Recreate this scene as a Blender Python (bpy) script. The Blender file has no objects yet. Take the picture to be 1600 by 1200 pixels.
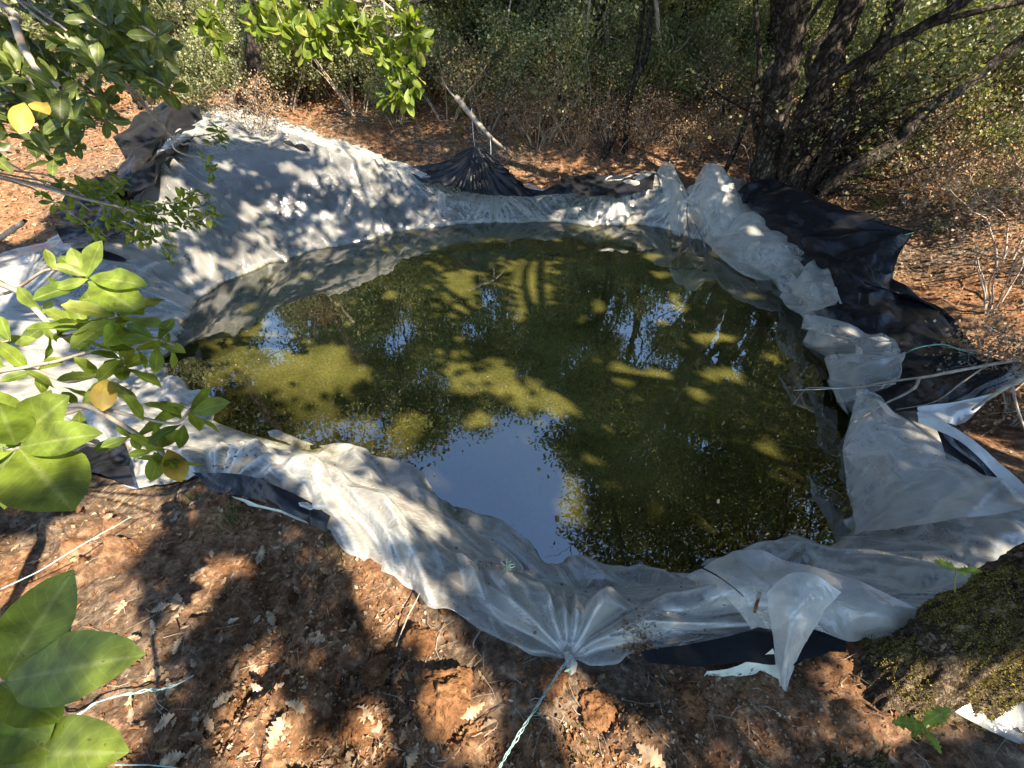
import bpy, math, random
import numpy as np
from math import radians as R

# ------------------------------------------------------------------ camera, sky, sun, exposure
scene = bpy.context.scene
H = 1.9; PITCH = 38.0; F = 700.0
cam_d = bpy.data.cameras.new('camera'); cam = bpy.data.objects.new('camera', cam_d)
scene.collection.objects.link(cam); scene.camera = cam
cam.location = (0, 0, H); cam.rotation_euler = (R(90 - PITCH), 0, 0)
cam_d.sensor_width = 36; cam_d.lens = F / 1600 * 36; cam_d.clip_start = 0.03; cam_d.clip_end = 500

SUN_EL = 46.0
SUN_DIR = np.array([0.74, -0.67, 0.0]); SUN_DIR /= np.linalg.norm(SUN_DIR)
SUN = np.array([SUN_DIR[0] * math.cos(R(SUN_EL)), SUN_DIR[1] * math.cos(R(SUN_EL)), math.sin(R(SUN_EL))])
world = bpy.data.worlds.new('World'); scene.world = world; world.use_nodes = True
wn = world.node_tree; bg = wn.nodes['Background']; sky = wn.nodes.new('ShaderNodeTexSky')
sky.sky_type = 'NISHITA'; sky.sun_disc = False; sky.sun_elevation = R(SUN_EL)
sky.sun_rotation = math.atan2(SUN[0], SUN[1]); sky.altitude = 600; sky.air_density = 1.0; sky.dust_density = 0.0; sky.ozone_density = 3.5
wn.links.new(sky.outputs[0], bg.inputs[0]); bg.inputs[1].default_value = 0.15
sun_d = bpy.data.lights.new('sun', 'SUN'); sun_d.energy = 5.0; sun_d.angle = R(0.53); sun_d.color = (1.0, 0.93, 0.82)
sun = bpy.data.objects.new('sun', sun_d); scene.collection.objects.link(sun)
sun.rotation_euler = (R(90 - SUN_EL), 0, math.atan2(SUN[0], -SUN[1]))
vs = scene.view_settings; vs.view_transform = 'Standard'; vs.look = 'None'; vs.gamma = 1; vs.use_curve_mapping = False
vs.exposure = 2.15
vs.use_white_balance = True; vs.white_balance_temperature = 7000; vs.white_balance_tint = 10
scene.cycles.use_denoising = True
try: scene.cycles.denoiser = 'OPENIMAGEDENOISE'
except Exception: pass
scene.cycles.max_bounces = 8; scene.cycles.transparent_max_bounces = 12
scene.cycles.diffuse_bounces = 4; scene.cycles.glossy_bounces = 3; scene.cycles.transmission_bounces = 4
scene.cycles.caustics_reflective = False; scene.cycles.caustics_refractive = False
scene.cycles.sample_clamp_indirect = 6

# ------------------------------------------------------------------ helpers
C_, S_ = math.cos(R(PITCH)), math.sin(R(PITCH))
COL = scene.collection
def ray(px, py):
    a = (px - 800) / F; b = (600 - py) / F
    return np.array([a, C_ + b * S_, -S_ + b * C_])
def P(px, py, z):                       # point seen at (px,py) lying at height z
    d = ray(px, py); return np.array([0, 0, H]) + d * ((z - H) / d[2])
def PD(px, py, dep):                    # point seen at (px,py) at camera depth dep
    return np.array([0, 0, H]) + ray(px, py) * dep
def PY(px, py, y):                      # point seen at (px,py) at distance y ahead
    d = ray(px, py); return np.array([0, 0, H]) + d * (y / d[1])
def proj(p):
    p = np.asarray(p, float); q = p - np.array([0, 0, H])
    fw = q[..., 1] * C_ - q[..., 2] * S_; up = q[..., 1] * S_ + q[..., 2] * C_
    fw = np.where(fw < 1e-3, 1e-3, fw)
    return 800 + q[..., 0] / fw * F, 600 - up / fw * F
def smooth(a, b, x):
    t = np.clip((x - a) / (b - a), 0, 1); return t * t * (3 - 2 * t)

def _hash(ix, iy, iz, seed):
    h = (ix * 374761393 + iy * 668265263 + iz * 2147483647 + seed * 1442695041) & 0xFFFFFFFF
    h = ((h ^ (h >> 13)) * 1274126177) & 0xFFFFFFFF
    return ((h ^ (h >> 16)) & 0xFFFFFF) / float(0xFFFFFF) * 2 - 1
def noise(p, freq=1.0, seed=0):
    p = np.asarray(p, float) * freq
    if p.shape[-1] == 2: p = np.concatenate([p, np.zeros(p.shape[:-1] + (1,))], -1)
    i = np.floor(p).astype(np.int64); f = p - i; u = f * f * f * (f * (f * 6 - 15) + 10)
    r = 0
    for dx in (0, 1):
        wx = u[..., 0] if dx else 1 - u[..., 0]
        for dy in (0, 1):
            wy = u[..., 1] if dy else 1 - u[..., 1]
            for dz in (0, 1):
                wz = u[..., 2] if dz else 1 - u[..., 2]
                r = r + wx * wy * wz * _hash(i[..., 0] + dx, i[..., 1] + dy, i[..., 2] + dz, seed)
    return r
def fbm(p, freq, octs=4, seed=0, gain=0.5):
    r = 0; a = 1
    for k in range(octs): r = r + a * noise(p, freq * 2.03 ** k, seed + k * 17); a *= gain
    return r
def ridge(p, freq, seed=0): return 1 - np.abs(noise(p, freq, seed)) * 2

def make_mesh(name, V, faces, mat=None, smooth_=True, attrs=None):
    me = bpy.data.meshes.new(name)
    V = np.asarray(V, np.float32); F_ = np.asarray(faces, np.int32); k = F_.shape[1]; n = len(F_)
    me.vertices.add(len(V)); me.vertices.foreach_set('co', V.ravel())
    me.loops.add(n * k); me.loops.foreach_set('vertex_index', F_.ravel())
    me.polygons.add(n); me.polygons.foreach_set('loop_start', np.arange(0, n * k, k, dtype=np.int32))
    me.polygons.foreach_set('loop_total', np.full(n, k, np.int32))
    me.polygons.foreach_set('use_smooth', np.full(n, smooth_, bool))
    for an, av in (attrs or {}).items():
        a = me.attributes.new(an, 'FLOAT', 'POINT'); a.data.foreach_set('value', np.asarray(av, np.float32))
    me.update(calc_edges=True); me.validate()
    if mat: me.materials.append(mat)
    return me
def link(name, me, parent=None):
    o = bpy.data.objects.new(name, me); COL.objects.link(o)
    if parent is not None: o.parent = parent
    return o
def tag(o, label=None, cat=None, group=None, kind=None):
    if label: o['label'] = label
    if cat: o['category'] = cat
    if group: o['group'] = group
    if kind: o['kind'] = kind
    return o
def empty(name, loc, label, cat, group=None):
    o = bpy.data.objects.new(name, None); COL.objects.link(o); o.location = loc
    return tag(o, label, cat, group)
def copy_tree(o, parent=None):
    c = o.copy(); COL.objects.link(c); c.parent = parent
    for ch in list(o.children): copy_tree(ch, c)
    return c

def catmull(pts, n, closed=False):
    pts = np.asarray(pts, float); m = len(pts)
    t = np.linspace(0, m if closed else m - 1, n, endpoint=not closed)
    i = np.floor(t).astype(int)
    if not closed: i = np.minimum(i, m - 2)
    f = (t - i)[:, None]
    g = (lambda k: pts[k % m]) if closed else (lambda k: pts[np.clip(k, 0, m - 1)])
    p0, p1, p2, p3 = g(i - 1), g(i), g(i + 1), g(i + 2)
    return 0.5 * (2 * p1 + (p2 - p0) * f + (2 * p0 - 5 * p1 + 4 * p2 - p3) * f ** 2 + (3 * p1 - p0 - 3 * p2 + p3) * f ** 3)
def frames(pts):
    T = np.gradient(pts, axis=0); T /= np.linalg.norm(T, axis=1)[:, None] + 1e-9
    a = np.array([0.0, 0, 1]) if abs(T[0][2]) < .8 else np.array([1.0, 0, 0])
    N = []; n = a - T[0] * a.dot(T[0]); n /= np.linalg.norm(n)
    for t in T:
        n = n - t * n.dot(t); n /= np.linalg.norm(n) + 1e-9; N.append(n)
    N = np.array(N); return T, N, np.cross(T, N)
class Geo:                                 # collects verts / quads
    def __init__(s): s.V = []; s.F = []; s.n = 0
    def add(s, V, Fc): s.V.append(np.asarray(V)); s.F.append(np.asarray(Fc) + s.n); s.n += len(V)
    def tube(s, pts, rad, sides=6, rough=0.0, seed=0):
        pts = np.asarray(pts, float); k = len(pts); rad = np.broadcast_to(rad, (k,)) if np.ndim(rad) else np.full(k, rad)
        T, N, B = frames(pts); a = np.linspace(0, 2 * np.pi, sides, endpoint=False)
        ring = N[:, None, :] * np.cos(a)[None, :, None] + B[:, None, :] * np.sin(a)[None, :, None]
        rr = np.asarray(rad)[:, None] * np.ones((1, sides))
        if rough: rr = rr * (1 + rough * noise(pts[:, None, :] + ring * .3, 9, seed))
        V = (pts[:, None, :] + ring * rr[..., None]).reshape(-1, 3)
        i = np.arange(k - 1)[:, None] * sides; j = np.arange(sides)[None, :]; j2 = (j + 1) % sides
        Fc = np.stack([i + j, i + j2, i + sides + j2, i + sides + j], -1).reshape(-1, 4)
        s.add(V, Fc)
    def mesh(s, name, mat, sm=True): return make_mesh(name, np.concatenate(s.V), np.concatenate(s.F), mat, sm)
def grid_faces(nu, nv, wrap=False):
    i = np.arange(nu if wrap else nu - 1)[:, None]; j = np.arange(nv - 1)[None, :]; i2 = (i + 1) % nu
    return np.stack([i * nv + j, i2 * nv + j, i2 * nv + j + 1, i * nv + j + 1], -1).reshape(-1, 4)
def midattr(V, nt_): m = np.zeros(nt_); m[1::3] = 1; t = np.repeat(np.linspace(0, 1, nt_ // 3), 3); return {'mid': np.tile(m, len(V) // nt_), 'along': np.tile(t, len(V) // nt_)}
def stamp(tV, tF, pos, X, Y, Z, scale):    # copies of a template with axes X,Y,Z
    n = len(pos); k = len(tV); sc = np.asarray(scale)
    if sc.ndim == 1: sc = np.repeat(sc[:, None], 3, 1)
    V = pos[:, None, :] + tV[None, :, 0, None] * X[:, None, :] * sc[:, None, 0:1] + tV[None, :, 1, None] * Y[:, None, :] * sc[:, None, 1:2] + tV[None, :, 2, None] * Z[:, None, :] * sc[:, None, 2:3]
    Fc = (tF[None] + (np.arange(n) * k)[:, None, None]).reshape(-1, tF.shape[1])
    return V.reshape(-1, 3), Fc
def unit(v): return v / (np.linalg.norm(v, axis=-1, keepdims=True) + 1e-9)
def rand_frames(n, rng, up=0.0, D=None):
    Z = unit(rng.normal(size=(n, 3)) + np.array([0, 0, up])); X = unit(rng.normal(size=(n, 3))) if D is None else unit(D)
    Z = unit(Z - X * (Z * X).sum(1, keepdims=True)); return X, np.cross(Z, X), Z
LEAF4 = (np.array([[0, 0, 0], [.45, .5, .12], [1, 0, -.05], [.45, -.5, .12]]), np.array([[0, 1, 2, 3]]))
def leaf_template(n=7, fold=.10, curl=.18, p=1.5, notch=None):
    V = []; 
    for i in range(n + 1):
        t = i / n; w = .5 * math.sin(math.pi * t ** p) ** .7 if 0 < t < 1 else 0.02; wv = .05 * math.sin(t * 11 + 1)
        if notch and 0 < i < n: w *= 1.0 if i % 2 else notch
        for s_ in (-1, 0, 1): V.append((t, s_ * w, (fold + wv * (1 if s_ > 0 else -.7)) * abs(s_) * w * 2 - curl * t * t))
    Fc = []
    for i in range(n):
        for k in range(2): a = i * 3 + k; Fc.append((a, a + 3, a + 4, a + 1))
    return np.array(V, float), np.array(Fc)

# ------------------------------------------------------------------ materials
def new_mat(name):
    m = bpy.data.materials.new(name); m.use_nodes = True; nt = m.node_tree; nt.nodes.clear()
    out = nt.nodes.new('ShaderNodeOutputMaterial'); return m, nt, out
def N(nt, t, **kw):
    n = nt.nodes.new(t)
    for k, v in kw.items():
        if k.startswith('_'): setattr(n, k[1:], v)
        else: n.inputs[k.replace('__', ' ')].default_value = v
    return n
def L(nt, a, b): nt.links.new(a, b)
def ramp(nt, src, stops, interp='LINEAR'):
    r = nt.nodes.new('ShaderNodeValToRGB'); cr = r.color_ramp; cr.interpolation = interp
    while len(cr.elements) < len(stops): cr.elements.new(.5)
    for e, (p, c) in zip(cr.elements, stops): e.position = p; e.color = (*c, 1) if len(c) == 3 else c
    L(nt, src, r.inputs[0]); return r
def g3(v): return (v, v, v)
def mixc(nt, a, b, f, blend='MIX'):
    m = nt.nodes.new('ShaderNodeMix'); m.data_type = 'RGBA'; m.blend_type = blend
    for s_, v in ((0, f), (6, a), (7, b)):
        if hasattr(v, 'links') or hasattr(v, 'is_linked'): L(nt, v, m.inputs[s_])
        else: m.inputs[s_].default_value = v if s_ == 0 else (*v, 1)
    return m.outputs[2]
def leaf_mat(name, cols, trans=.35, rough=.45, tcol=1.6, scale_noise=0, spec=.4):
    m, nt, out = new_mat(name); geo = N(nt, 'ShaderNodeNewGeometry')
    r = ramp(nt, geo.outputs['Random Per Island'], [(i / (len(cols) - 1), c) for i, c in enumerate(cols)])
    col = r.outputs[0]
    if scale_noise:
        at = N(nt, 'ShaderNodeAttribute', _attribute_name='mid'); rb = ramp(nt, at.outputs['Fac'], [(.87, g3(0)), (.97, g3(.38))]); col = mixc(nt, col, (.38, .42, .16), rb.outputs[0])
        al = N(nt, 'ShaderNodeAttribute', _attribute_name='along'); v1 = N(nt, 'ShaderNodeMath', _operation='MULTIPLY'); L(nt, al.outputs['Fac'], v1.inputs[0]); v1.inputs[1].default_value = 10
        v2 = N(nt, 'ShaderNodeMath', _operation='MULTIPLY_ADD'); L(nt, at.outputs['Fac'], v2.inputs[0]); v2.inputs[1].default_value = 2.6; L(nt, v1.outputs[0], v2.inputs[2])
        v3 = N(nt, 'ShaderNodeMath', _operation='FRACT'); L(nt, v2.outputs[0], v3.inputs[0]); rv = ramp(nt, v3.outputs[0], [(.40, g3(0)), (.5, g3(.28)), (.60, g3(0))]); col = mixc(nt, col, (.34, .38, .14), rv.outputs[0])
        ns = N(nt, 'ShaderNodeTexNoise', Scale=scale_noise * 4, Detail=2); L(nt, geo.outputs['Position'], ns.inputs['Vector']); rs = ramp(nt, ns.outputs['Fac'], [(.69, g3(0)), (.74, g3(.75))]); col = mixc(nt, col, (.12, .07, .03), rs.outputs[0])
    if scale_noise:
        tc = N(nt, 'ShaderNodeNewGeometry'); nz = N(nt, 'ShaderNodeTexNoise', Scale=scale_noise, Detail=3); L(nt, tc.outputs['Position'], nz.inputs['Vector'])
        rr = ramp(nt, nz.outputs['Fac'], [(.32, g3(.5)), (.7, g3(1.25))]); col = mixc(nt, col, rr.outputs[0], 1.0, 'MULTIPLY')
    p = N(nt, 'ShaderNodeBsdfPrincipled', Roughness=rough); p.inputs['Specular IOR Level'].default_value = spec
    L(nt, col, p.inputs['Base Color'])
    t = N(nt, 'ShaderNodeBsdfTranslucent'); tc_ = mixc(nt, col, (tcol, tcol * 1.0, tcol * .45), 1.0, 'MULTIPLY'); L(nt, tc_, t.inputs['Color'])
    mx = N(nt, 'ShaderNodeMixShader'); mx.inputs[0].default_value = trans
    L(nt, p.outputs[0], mx.inputs[1]); L(nt, t.outputs[0], mx.inputs[2]); L(nt, mx.outputs[0], out.inputs[0]); return m
def solid(name, c1, c2, scale=12, rough=.8, bump=.0, bscale=60, spec=.3, stretch=None, c3=None):
    m, nt, out = new_mat(name); g = N(nt, 'ShaderNodeNewGeometry'); vec = g.outputs['Position']
    if stretch:
        mp = N(nt, 'ShaderNodeMapping'); mp.inputs['Scale'].default_value = stretch; L(nt, vec, mp.inputs['Vector']); vec = mp.outputs[0]
    nz = N(nt, 'ShaderNodeTexNoise', Scale=scale, Detail=6, Roughness=.65); L(nt, vec, nz.inputs['Vector'])
    st = [(.32, c1), (.62, c2)] + ([(.74, c3)] if c3 else [])
    r = ramp(nt, nz.outputs['Fac'], st)
    p = N(nt, 'ShaderNodeBsdfPrincipled', Roughness=rough); p.inputs['Specular IOR Level'].default_value = spec
    L(nt, r.outputs[0], p.inputs['Base Color'])
    if bump:
        nb = N(nt, 'ShaderNodeTexNoise', Scale=bscale, Detail=5, Roughness=.6); L(nt, vec, nb.inputs['Vector'])
        b = N(nt, 'ShaderNodeBump', Strength=bump, Distance=.02 if bump < 1 else .035); hsrc = nb.outputs['Fac']
        if bump >= 1:
            ds = mixc(nt, vec, nb.outputs['Color'], .06); vo = N(nt, 'ShaderNodeTexVoronoi', Scale=bscale * .62, _feature='DISTANCE_TO_EDGE'); L(nt, ds, vo.inputs['Vector'])
            rv = ramp(nt, vo.outputs['Distance'], [(0, g3(0)), (.22, g3(.8))]); am = N(nt, 'ShaderNodeMath', _operation='ADD'); L(nt, rv.outputs[0], am.inputs[0]); L(nt, hsrc, am.inputs[1]); hsrc = am.outputs[0]
            cm = ramp(nt, vo.outputs['Distance'], [(0, g3(.35)), (.16, g3(1))]); L(nt, mixc(nt, r.outputs[0], cm.outputs[0], 1.0, 'MULTIPLY'), p.inputs['Base Color'])
        L(nt, hsrc, b.inputs['Height']); L(nt, b.outputs[0], p.inputs['Normal'])
    L(nt, p.outputs[0], out.inputs[0]); return m

# soil and litter covered ground
def ground_material():
    m, nt, out = new_mat('soil'); g = N(nt, 'ShaderNodeNewGeometry'); pos = g.outputs['Position']
    n1 = N(nt, 'ShaderNodeTexNoise', Scale=1.3, Detail=6, Roughness=.6); L(nt, pos, n1.inputs['Vector'])
    n2 = N(nt, 'ShaderNodeTexNoise', Scale=22, Detail=8, Roughness=.75); L(nt, pos, n2.inputs['Vector'])
    v = N(nt, 'ShaderNodeTexVoronoi', Scale=70); L(nt, pos, v.inputs['Vector'])
    v2 = N(nt, 'ShaderNodeTexVoronoi', Scale=26); L(nt, pos, v2.inputs['Vector'])
    soil = ramp(nt, n2.outputs['Fac'], [(.3, (.075, .033, .015)), (.5, (.20, .095, .043)), (.68, (.33, .19, .10))])
    hum = ramp(nt, n2.outputs['Fac'], [(.3, (.04, .025, .016)), (.5, (.12, .08, .05)), (.7, (.28, .21, .145))])
    f = ramp(nt, n1.outputs['Fac'], [(.42, g3(0)), (.62, g3(1))])
    c = mixc(nt, soil.outputs[0], hum.outputs[0], f.outputs[0])
    sp = ramp(nt, v.outputs['Color'], [(.0, g3(.62)), (.5, g3(1)), (1, g3(1.5))]); c = mixc(nt, c, sp.outputs[0], 1.0, 'MULTIPLY')
    p = N(nt, 'ShaderNodeBsdfPrincipled', Roughness=.95); p.inputs['Specular IOR Level'].default_value = .15
    L(nt, c, p.inputs['Base Color'])
    ad = N(nt, 'ShaderNodeMath', _operation='ADD'); L(nt, n2.outputs['Fac'], ad.inputs[0])
    ml = N(nt, 'ShaderNodeMath', _operation='MULTIPLY'); L(nt, v2.outputs['Distance'], ml.inputs[0]); ml.inputs[1].default_value = -.6; L(nt, ml.outputs[0], ad.inputs[1])
    b = N(nt, 'ShaderNodeBump', Strength=.9, Distance=.03); L(nt, ad.outputs[0], b.inputs['Height']); L(nt, b.outputs[0], p.inputs['Normal'])
    L(nt, p.outputs[0], out.inputs[0]); return m
M_SOIL = ground_material()

def poly_material():      # milky polyethylene, algae stained below the water line
    m, nt, out = new_mat('milky_polyethylene'); g = N(nt, 'ShaderNodeNewGeometry'); pos = g.outputs['Position']
    at = N(nt, 'ShaderNodeAttribute', _attribute_name='milk')
    sx = N(nt, 'ShaderNodeSeparateXYZ'); L(nt, pos, sx.inputs[0])
    n1 = N(nt, 'ShaderNodeTexNoise', Scale=2.2, Detail=4); L(nt, pos, n1.inputs['Vector'])
    n2 = N(nt, 'ShaderNodeTexNoise', Scale=9, Detail=6, Roughness=.7); L(nt, pos, n2.inputs['Vector'])
    n3 = N(nt, 'ShaderNodeTexNoise', Scale=55, Detail=3); L(nt, pos, n3.inputs['Vector'])
    base = ramp(nt, n2.outputs['Fac'], [(.3, (.43, .41, .36)), (.6, (.58, .56, .49))])
    wl = ramp(nt, sx.outputs[2], [(0, g3(1)), (1, g3(0))])
    mr = N(nt, 'ShaderNodeMapRange'); L(nt, sx.outputs[2], mr.inputs['Value']); mr.inputs['From Min'].default_value = -.01; mr.inputs['From Max'].default_value = .05
    mr.inputs['To Min'].default_value = 1; mr.inputs['To Max'].default_value = 0
    nm = N(nt, 'ShaderNodeMath', _operation='MULTIPLY_ADD'); L(nt, n2.outputs['Fac'], nm.inputs[0]); nm.inputs[1].default_value = .09; nm.inputs[2].default_value = -.045
    az = N(nt, 'ShaderNodeMath', _operation='ADD'); L(nt, sx.outputs[2], az.inputs[0]); L(nt, nm.outputs[0], az.inputs[1]); L(nt, az.outputs[0], mr.inputs['Value'])
    algae = ramp(nt, n2.outputs['Fac'], [(.3, (.045, .04, .014)), (.65, (.15, .13, .042))])
    col = mixc(nt, base.outputs[0], algae.outputs[0], mr.outputs[0])
    dirt = ramp(nt, n1.outputs['Fac'], [(.6, g3(0)), (.75, g3(.25))]); col = mixc(nt, col, (.33, .22, .12), dirt.outputs[0])
    tr = N(nt, 'ShaderNodeBsdfTransparent'); p = N(nt, 'ShaderNodeBsdfPrincipled', Roughness=.10); p.inputs['Specular IOR Level'].default_value = 1.0
    L(nt, col, p.inputs['Base Color'])
    tl = N(nt, 'ShaderNodeBsdfTranslucent'); L(nt, col, tl.inputs['Color'])
    wv = N(nt, 'ShaderNodeTexNoise', Scale=3.5, Detail=1); L(nt, pos, wv.inputs['Vector'])
    mxv = N(nt, 'ShaderNodeMix', _data_type='VECTOR'); mxv.inputs[0].default_value = .12; L(nt, pos, mxv.inputs[4]); L(nt, wv.outputs['Color'], mxv.inputs[5])
    vo = N(nt, 'ShaderNodeTexVoronoi', Scale=13, _feature='SMOOTH_F1'); L(nt, mxv.outputs[1], vo.inputs['Vector']); vo.inputs['Smoothness'].default_value = .15
    vo2 = N(nt, 'ShaderNodeTexVoronoi', Scale=34, _feature='DISTANCE_TO_EDGE'); L(nt, mxv.outputs[1], vo2.inputs['Vector'])
    hA = N(nt, 'ShaderNodeMath', _operation='MULTIPLY_ADD'); L(nt, vo.outputs['Distance'], hA.inputs[0]); hA.inputs[1].default_value = 1.6; L(nt, n3.outputs['Fac'], hA.inputs[2])
    hB = N(nt, 'ShaderNodeMath', _operation='MULTIPLY_ADD'); L(nt, vo2.outputs['Distance'], hB.inputs[0]); hB.inputs[1].default_value = .7; L(nt, hA.outputs[0], hB.inputs[2])
    bp = N(nt, 'ShaderNodeBump', Strength=.30, Distance=.010); L(nt, hB.outputs[0], bp.inputs['Height']); L(nt, bp.outputs[0], p.inputs['Normal'])
    m1 = N(nt, 'ShaderNodeMixShader'); m1.inputs[0].default_value = .22; L(nt, p.outputs[0], m1.inputs[1]); L(nt, tl.outputs[0], m1.inputs[2])
    lw = N(nt, 'ShaderNodeLayerWeight', Blend=.30)
    a1 = N(nt, 'ShaderNodeMath', _operation='MULTIPLY_ADD'); L(nt, lw.outputs['Facing'], a1.inputs[0]); a1.inputs[1].default_value = .85; ms = N(nt, 'ShaderNodeMath', _operation='MULTIPLY'); L(nt, at.outputs['Fac'], ms.inputs[0]); ms.inputs[1].default_value = .42; L(nt, ms.outputs[0], a1.inputs[2])
    a2 = N(nt, 'ShaderNodeMath', _operation='MULTIPLY_ADD'); L(nt, n1.outputs['Fac'], a2.inputs[0]); a2.inputs[1].default_value = .10; L(nt, a1.outputs[0], a2.inputs[2])
    a3 = N(nt, 'ShaderNodeMath', _operation='ADD', _use_clamp=True); L(nt, a2.outputs[0], a3.inputs[0]); L(nt, mr.outputs[0], a3.inputs[1])
    m2 = N(nt, 'ShaderNodeMixShader'); L(nt, a3.outputs[0], m2.inputs[0]); L(nt, tr.outputs[0], m2.inputs[1]); L(nt, m1.outputs[0], m2.inputs[2])
    L(nt, m2.outputs[0], out.inputs[0]); return m
M_POLY = poly_material()
M_BLACK = solid('black_silage_film', (.006, .006, .007), (.014, .014, .015), scale=5, rough=.27, bump=.25, bscale=18, spec=.22, c3=(.04, .036, .032))
M_WHITE = solid('white_film', (.30, .30, .28), (.44, .43, .40), scale=6, rough=.35, bump=.2, bscale=30, spec=.5)
M_HEM = solid('dirty_white_film', (.35, .34, .24), (.55, .54, .42), scale=9, rough=.5, bump=.2, bscale=30)
def water_material():
    m, nt, out = new_mat('pond_water'); at = N(nt, 'ShaderNodeAttribute', _attribute_name='murk'); g = N(nt, 'ShaderNodeNewGeometry'); pos = g.outputs['Position']
    n1 = N(nt, 'ShaderNodeTexNoise', Scale=2.0, Detail=5, Roughness=.6); L(nt, pos, n1.inputs['Vector'])
    n2 = N(nt, 'ShaderNodeTexNoise', Scale=60, Detail=4, Roughness=.7); L(nt, pos, n2.inputs['Vector'])
    c = ramp(nt, n1.outputs['Fac'], [(.3, (.030, .033, .008)), (.7, (.115, .104, .026))])
    c2 = ramp(nt, n2.outputs['Fac'], [(.35, g3(.6)), (.65, g3(1.35))]); col = mixc(nt, c.outputs[0], c2.outputs[0], 1.0, 'MULTIPLY')
    d = N(nt, 'ShaderNodeBsdfDiffuse'); L(nt, col, d.inputs['Color'])
    t = N(nt, 'ShaderNodeBsdfTransparent'); t.inputs['Color'].default_value = (.50, .50, .28, 1)
    mk = N(nt, 'ShaderNodeMath', _operation='MULTIPLY'); L(nt, at.outputs['Fac'], mk.inputs[0]); mk.inputs[1].default_value = 1.0
    m1 = N(nt, 'ShaderNodeMixShader'); L(nt, mk.outputs[0], m1.inputs[0]); L(nt, t.outputs[0], m1.inputs[1]); L(nt, d.outputs[0], m1.inputs[2])
    nb = N(nt, 'ShaderNodeTexNoise', Scale=7, Detail=2); L(nt, pos, nb.inputs['Vector'])
    bp = N(nt, 'ShaderNodeBump', Strength=.05, Distance=.01); L(nt, nb.outputs['Fac'], bp.inputs['Height'])
    fr = N(nt, 'ShaderNodeFresnel', IOR=2.65); L(nt, bp.outputs[0], fr.inputs['Normal'])
    gl = N(nt, 'ShaderNodeBsdfGlossy', Roughness=.0); L(nt, bp.outputs[0], gl.inputs['Normal'])
    m2 = N(nt, 'ShaderNodeMixShader'); L(nt, fr.outputs[0], m2.inputs[0]); L(nt, m1.outputs[0], m2.inputs[1]); L(nt, gl.outputs[0], m2.inputs[2])
    L(nt, m2.outputs[0], out.inputs[0]); return m
M_WATER = water_material()
M_BARK = solid('grey_bark', (.026, .021, .015), (.095, .075, .055), scale=11, rough=.95, bump=1.0, bscale=34, spec=.1, stretch=(1, 1, .6), c3=(.30, .30, .24))
M_TWIG = solid('pale_twig', (.16, .12, .085), (.36, .30, .23), scale=20, rough=.85, spec=.15)
M_MOSSBARK = solid('mossy_bark', (.06, .04, .025), (.28, .20, .12), scale=22, rough=.95, bump=1.0, bscale=60, spec=.1, c3=(.45, .42, .37))
M_MOSS = leaf_mat('moss', [(.09, .06, .02), (.20, .15, .035), (.30, .26, .05), (.16, .11, .05)], .2, .9, 1.2, spec=.05)
M_STR = solid('teal_twine', (.14, .29, .25), (.36, .48, .43), scale=60, rough=.5, bump=.4, bscale=300)
M_STRG = solid('green_twine', (.08, .30, .20), (.22, .48, .36), scale=60, rough=.5)
M_STRW = solid('white_twine', (.45, .47, .45), (.7, .7, .68), scale=60, rough=.6)
M_STRK = solid('dark_cord', (.03, .035, .04), (.09, .09, .1), scale=60, rough=.6)
M_LF_DARK = leaf_mat('evergreen_leaf', [(.07, .085, .035), (.12, .135, .055), (.18, .19, .08), (.27, .26, .13)], .36, .45, 1.6)
M_LF_OLIVE = leaf_mat('oak_leaf', [(.07, .085, .035), (.13, .145, .055), (.20, .20, .08), (.32, .28, .12)], .38, .45, 1.7)
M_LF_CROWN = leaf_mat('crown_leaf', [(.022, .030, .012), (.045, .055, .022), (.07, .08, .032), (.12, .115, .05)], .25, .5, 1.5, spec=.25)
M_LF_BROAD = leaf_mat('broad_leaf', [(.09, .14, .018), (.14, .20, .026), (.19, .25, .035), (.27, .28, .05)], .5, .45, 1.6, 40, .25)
M_LF_SHADE = leaf_mat('broad_leaf_shaded', [(.05, .075, .014), (.08, .11, .02), (.13, .16, .03)], .38, .38, 1.8, 40)  # broad leaf again, with the shade put into a darker colour
M_LF_YELL = leaf_mat('yellow_leaf', [(.45, .30, .04), (.50, .33, .06)], .4, .5, 1.2, 30)
M_LITTER = leaf_mat('dead_leaf', [(.12, .055, .025), (.24, .12, .055), (.30, .18, .09), (.40, .28, .17), (.16, .09, .05), (.46, .36, .25)], .12, .8, 1.2, 50, spec=.2)
M_CLOD = solid('earth', (.075, .033, .016), (.21, .10, .042), scale=30, rough=.97, bump=.8, bscale=90, spec=.1, c3=(.44, .24, .11))
M_GRASS = leaf_mat('grass_blade', [(.08, .13, .02), (.16, .20, .04), (.28, .27, .10)], .4, .6, 1.4)
M_LICHEN = solid('lichen', (.30, .36, .22), (.45, .50, .34), scale=50, rough=.9)

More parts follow.
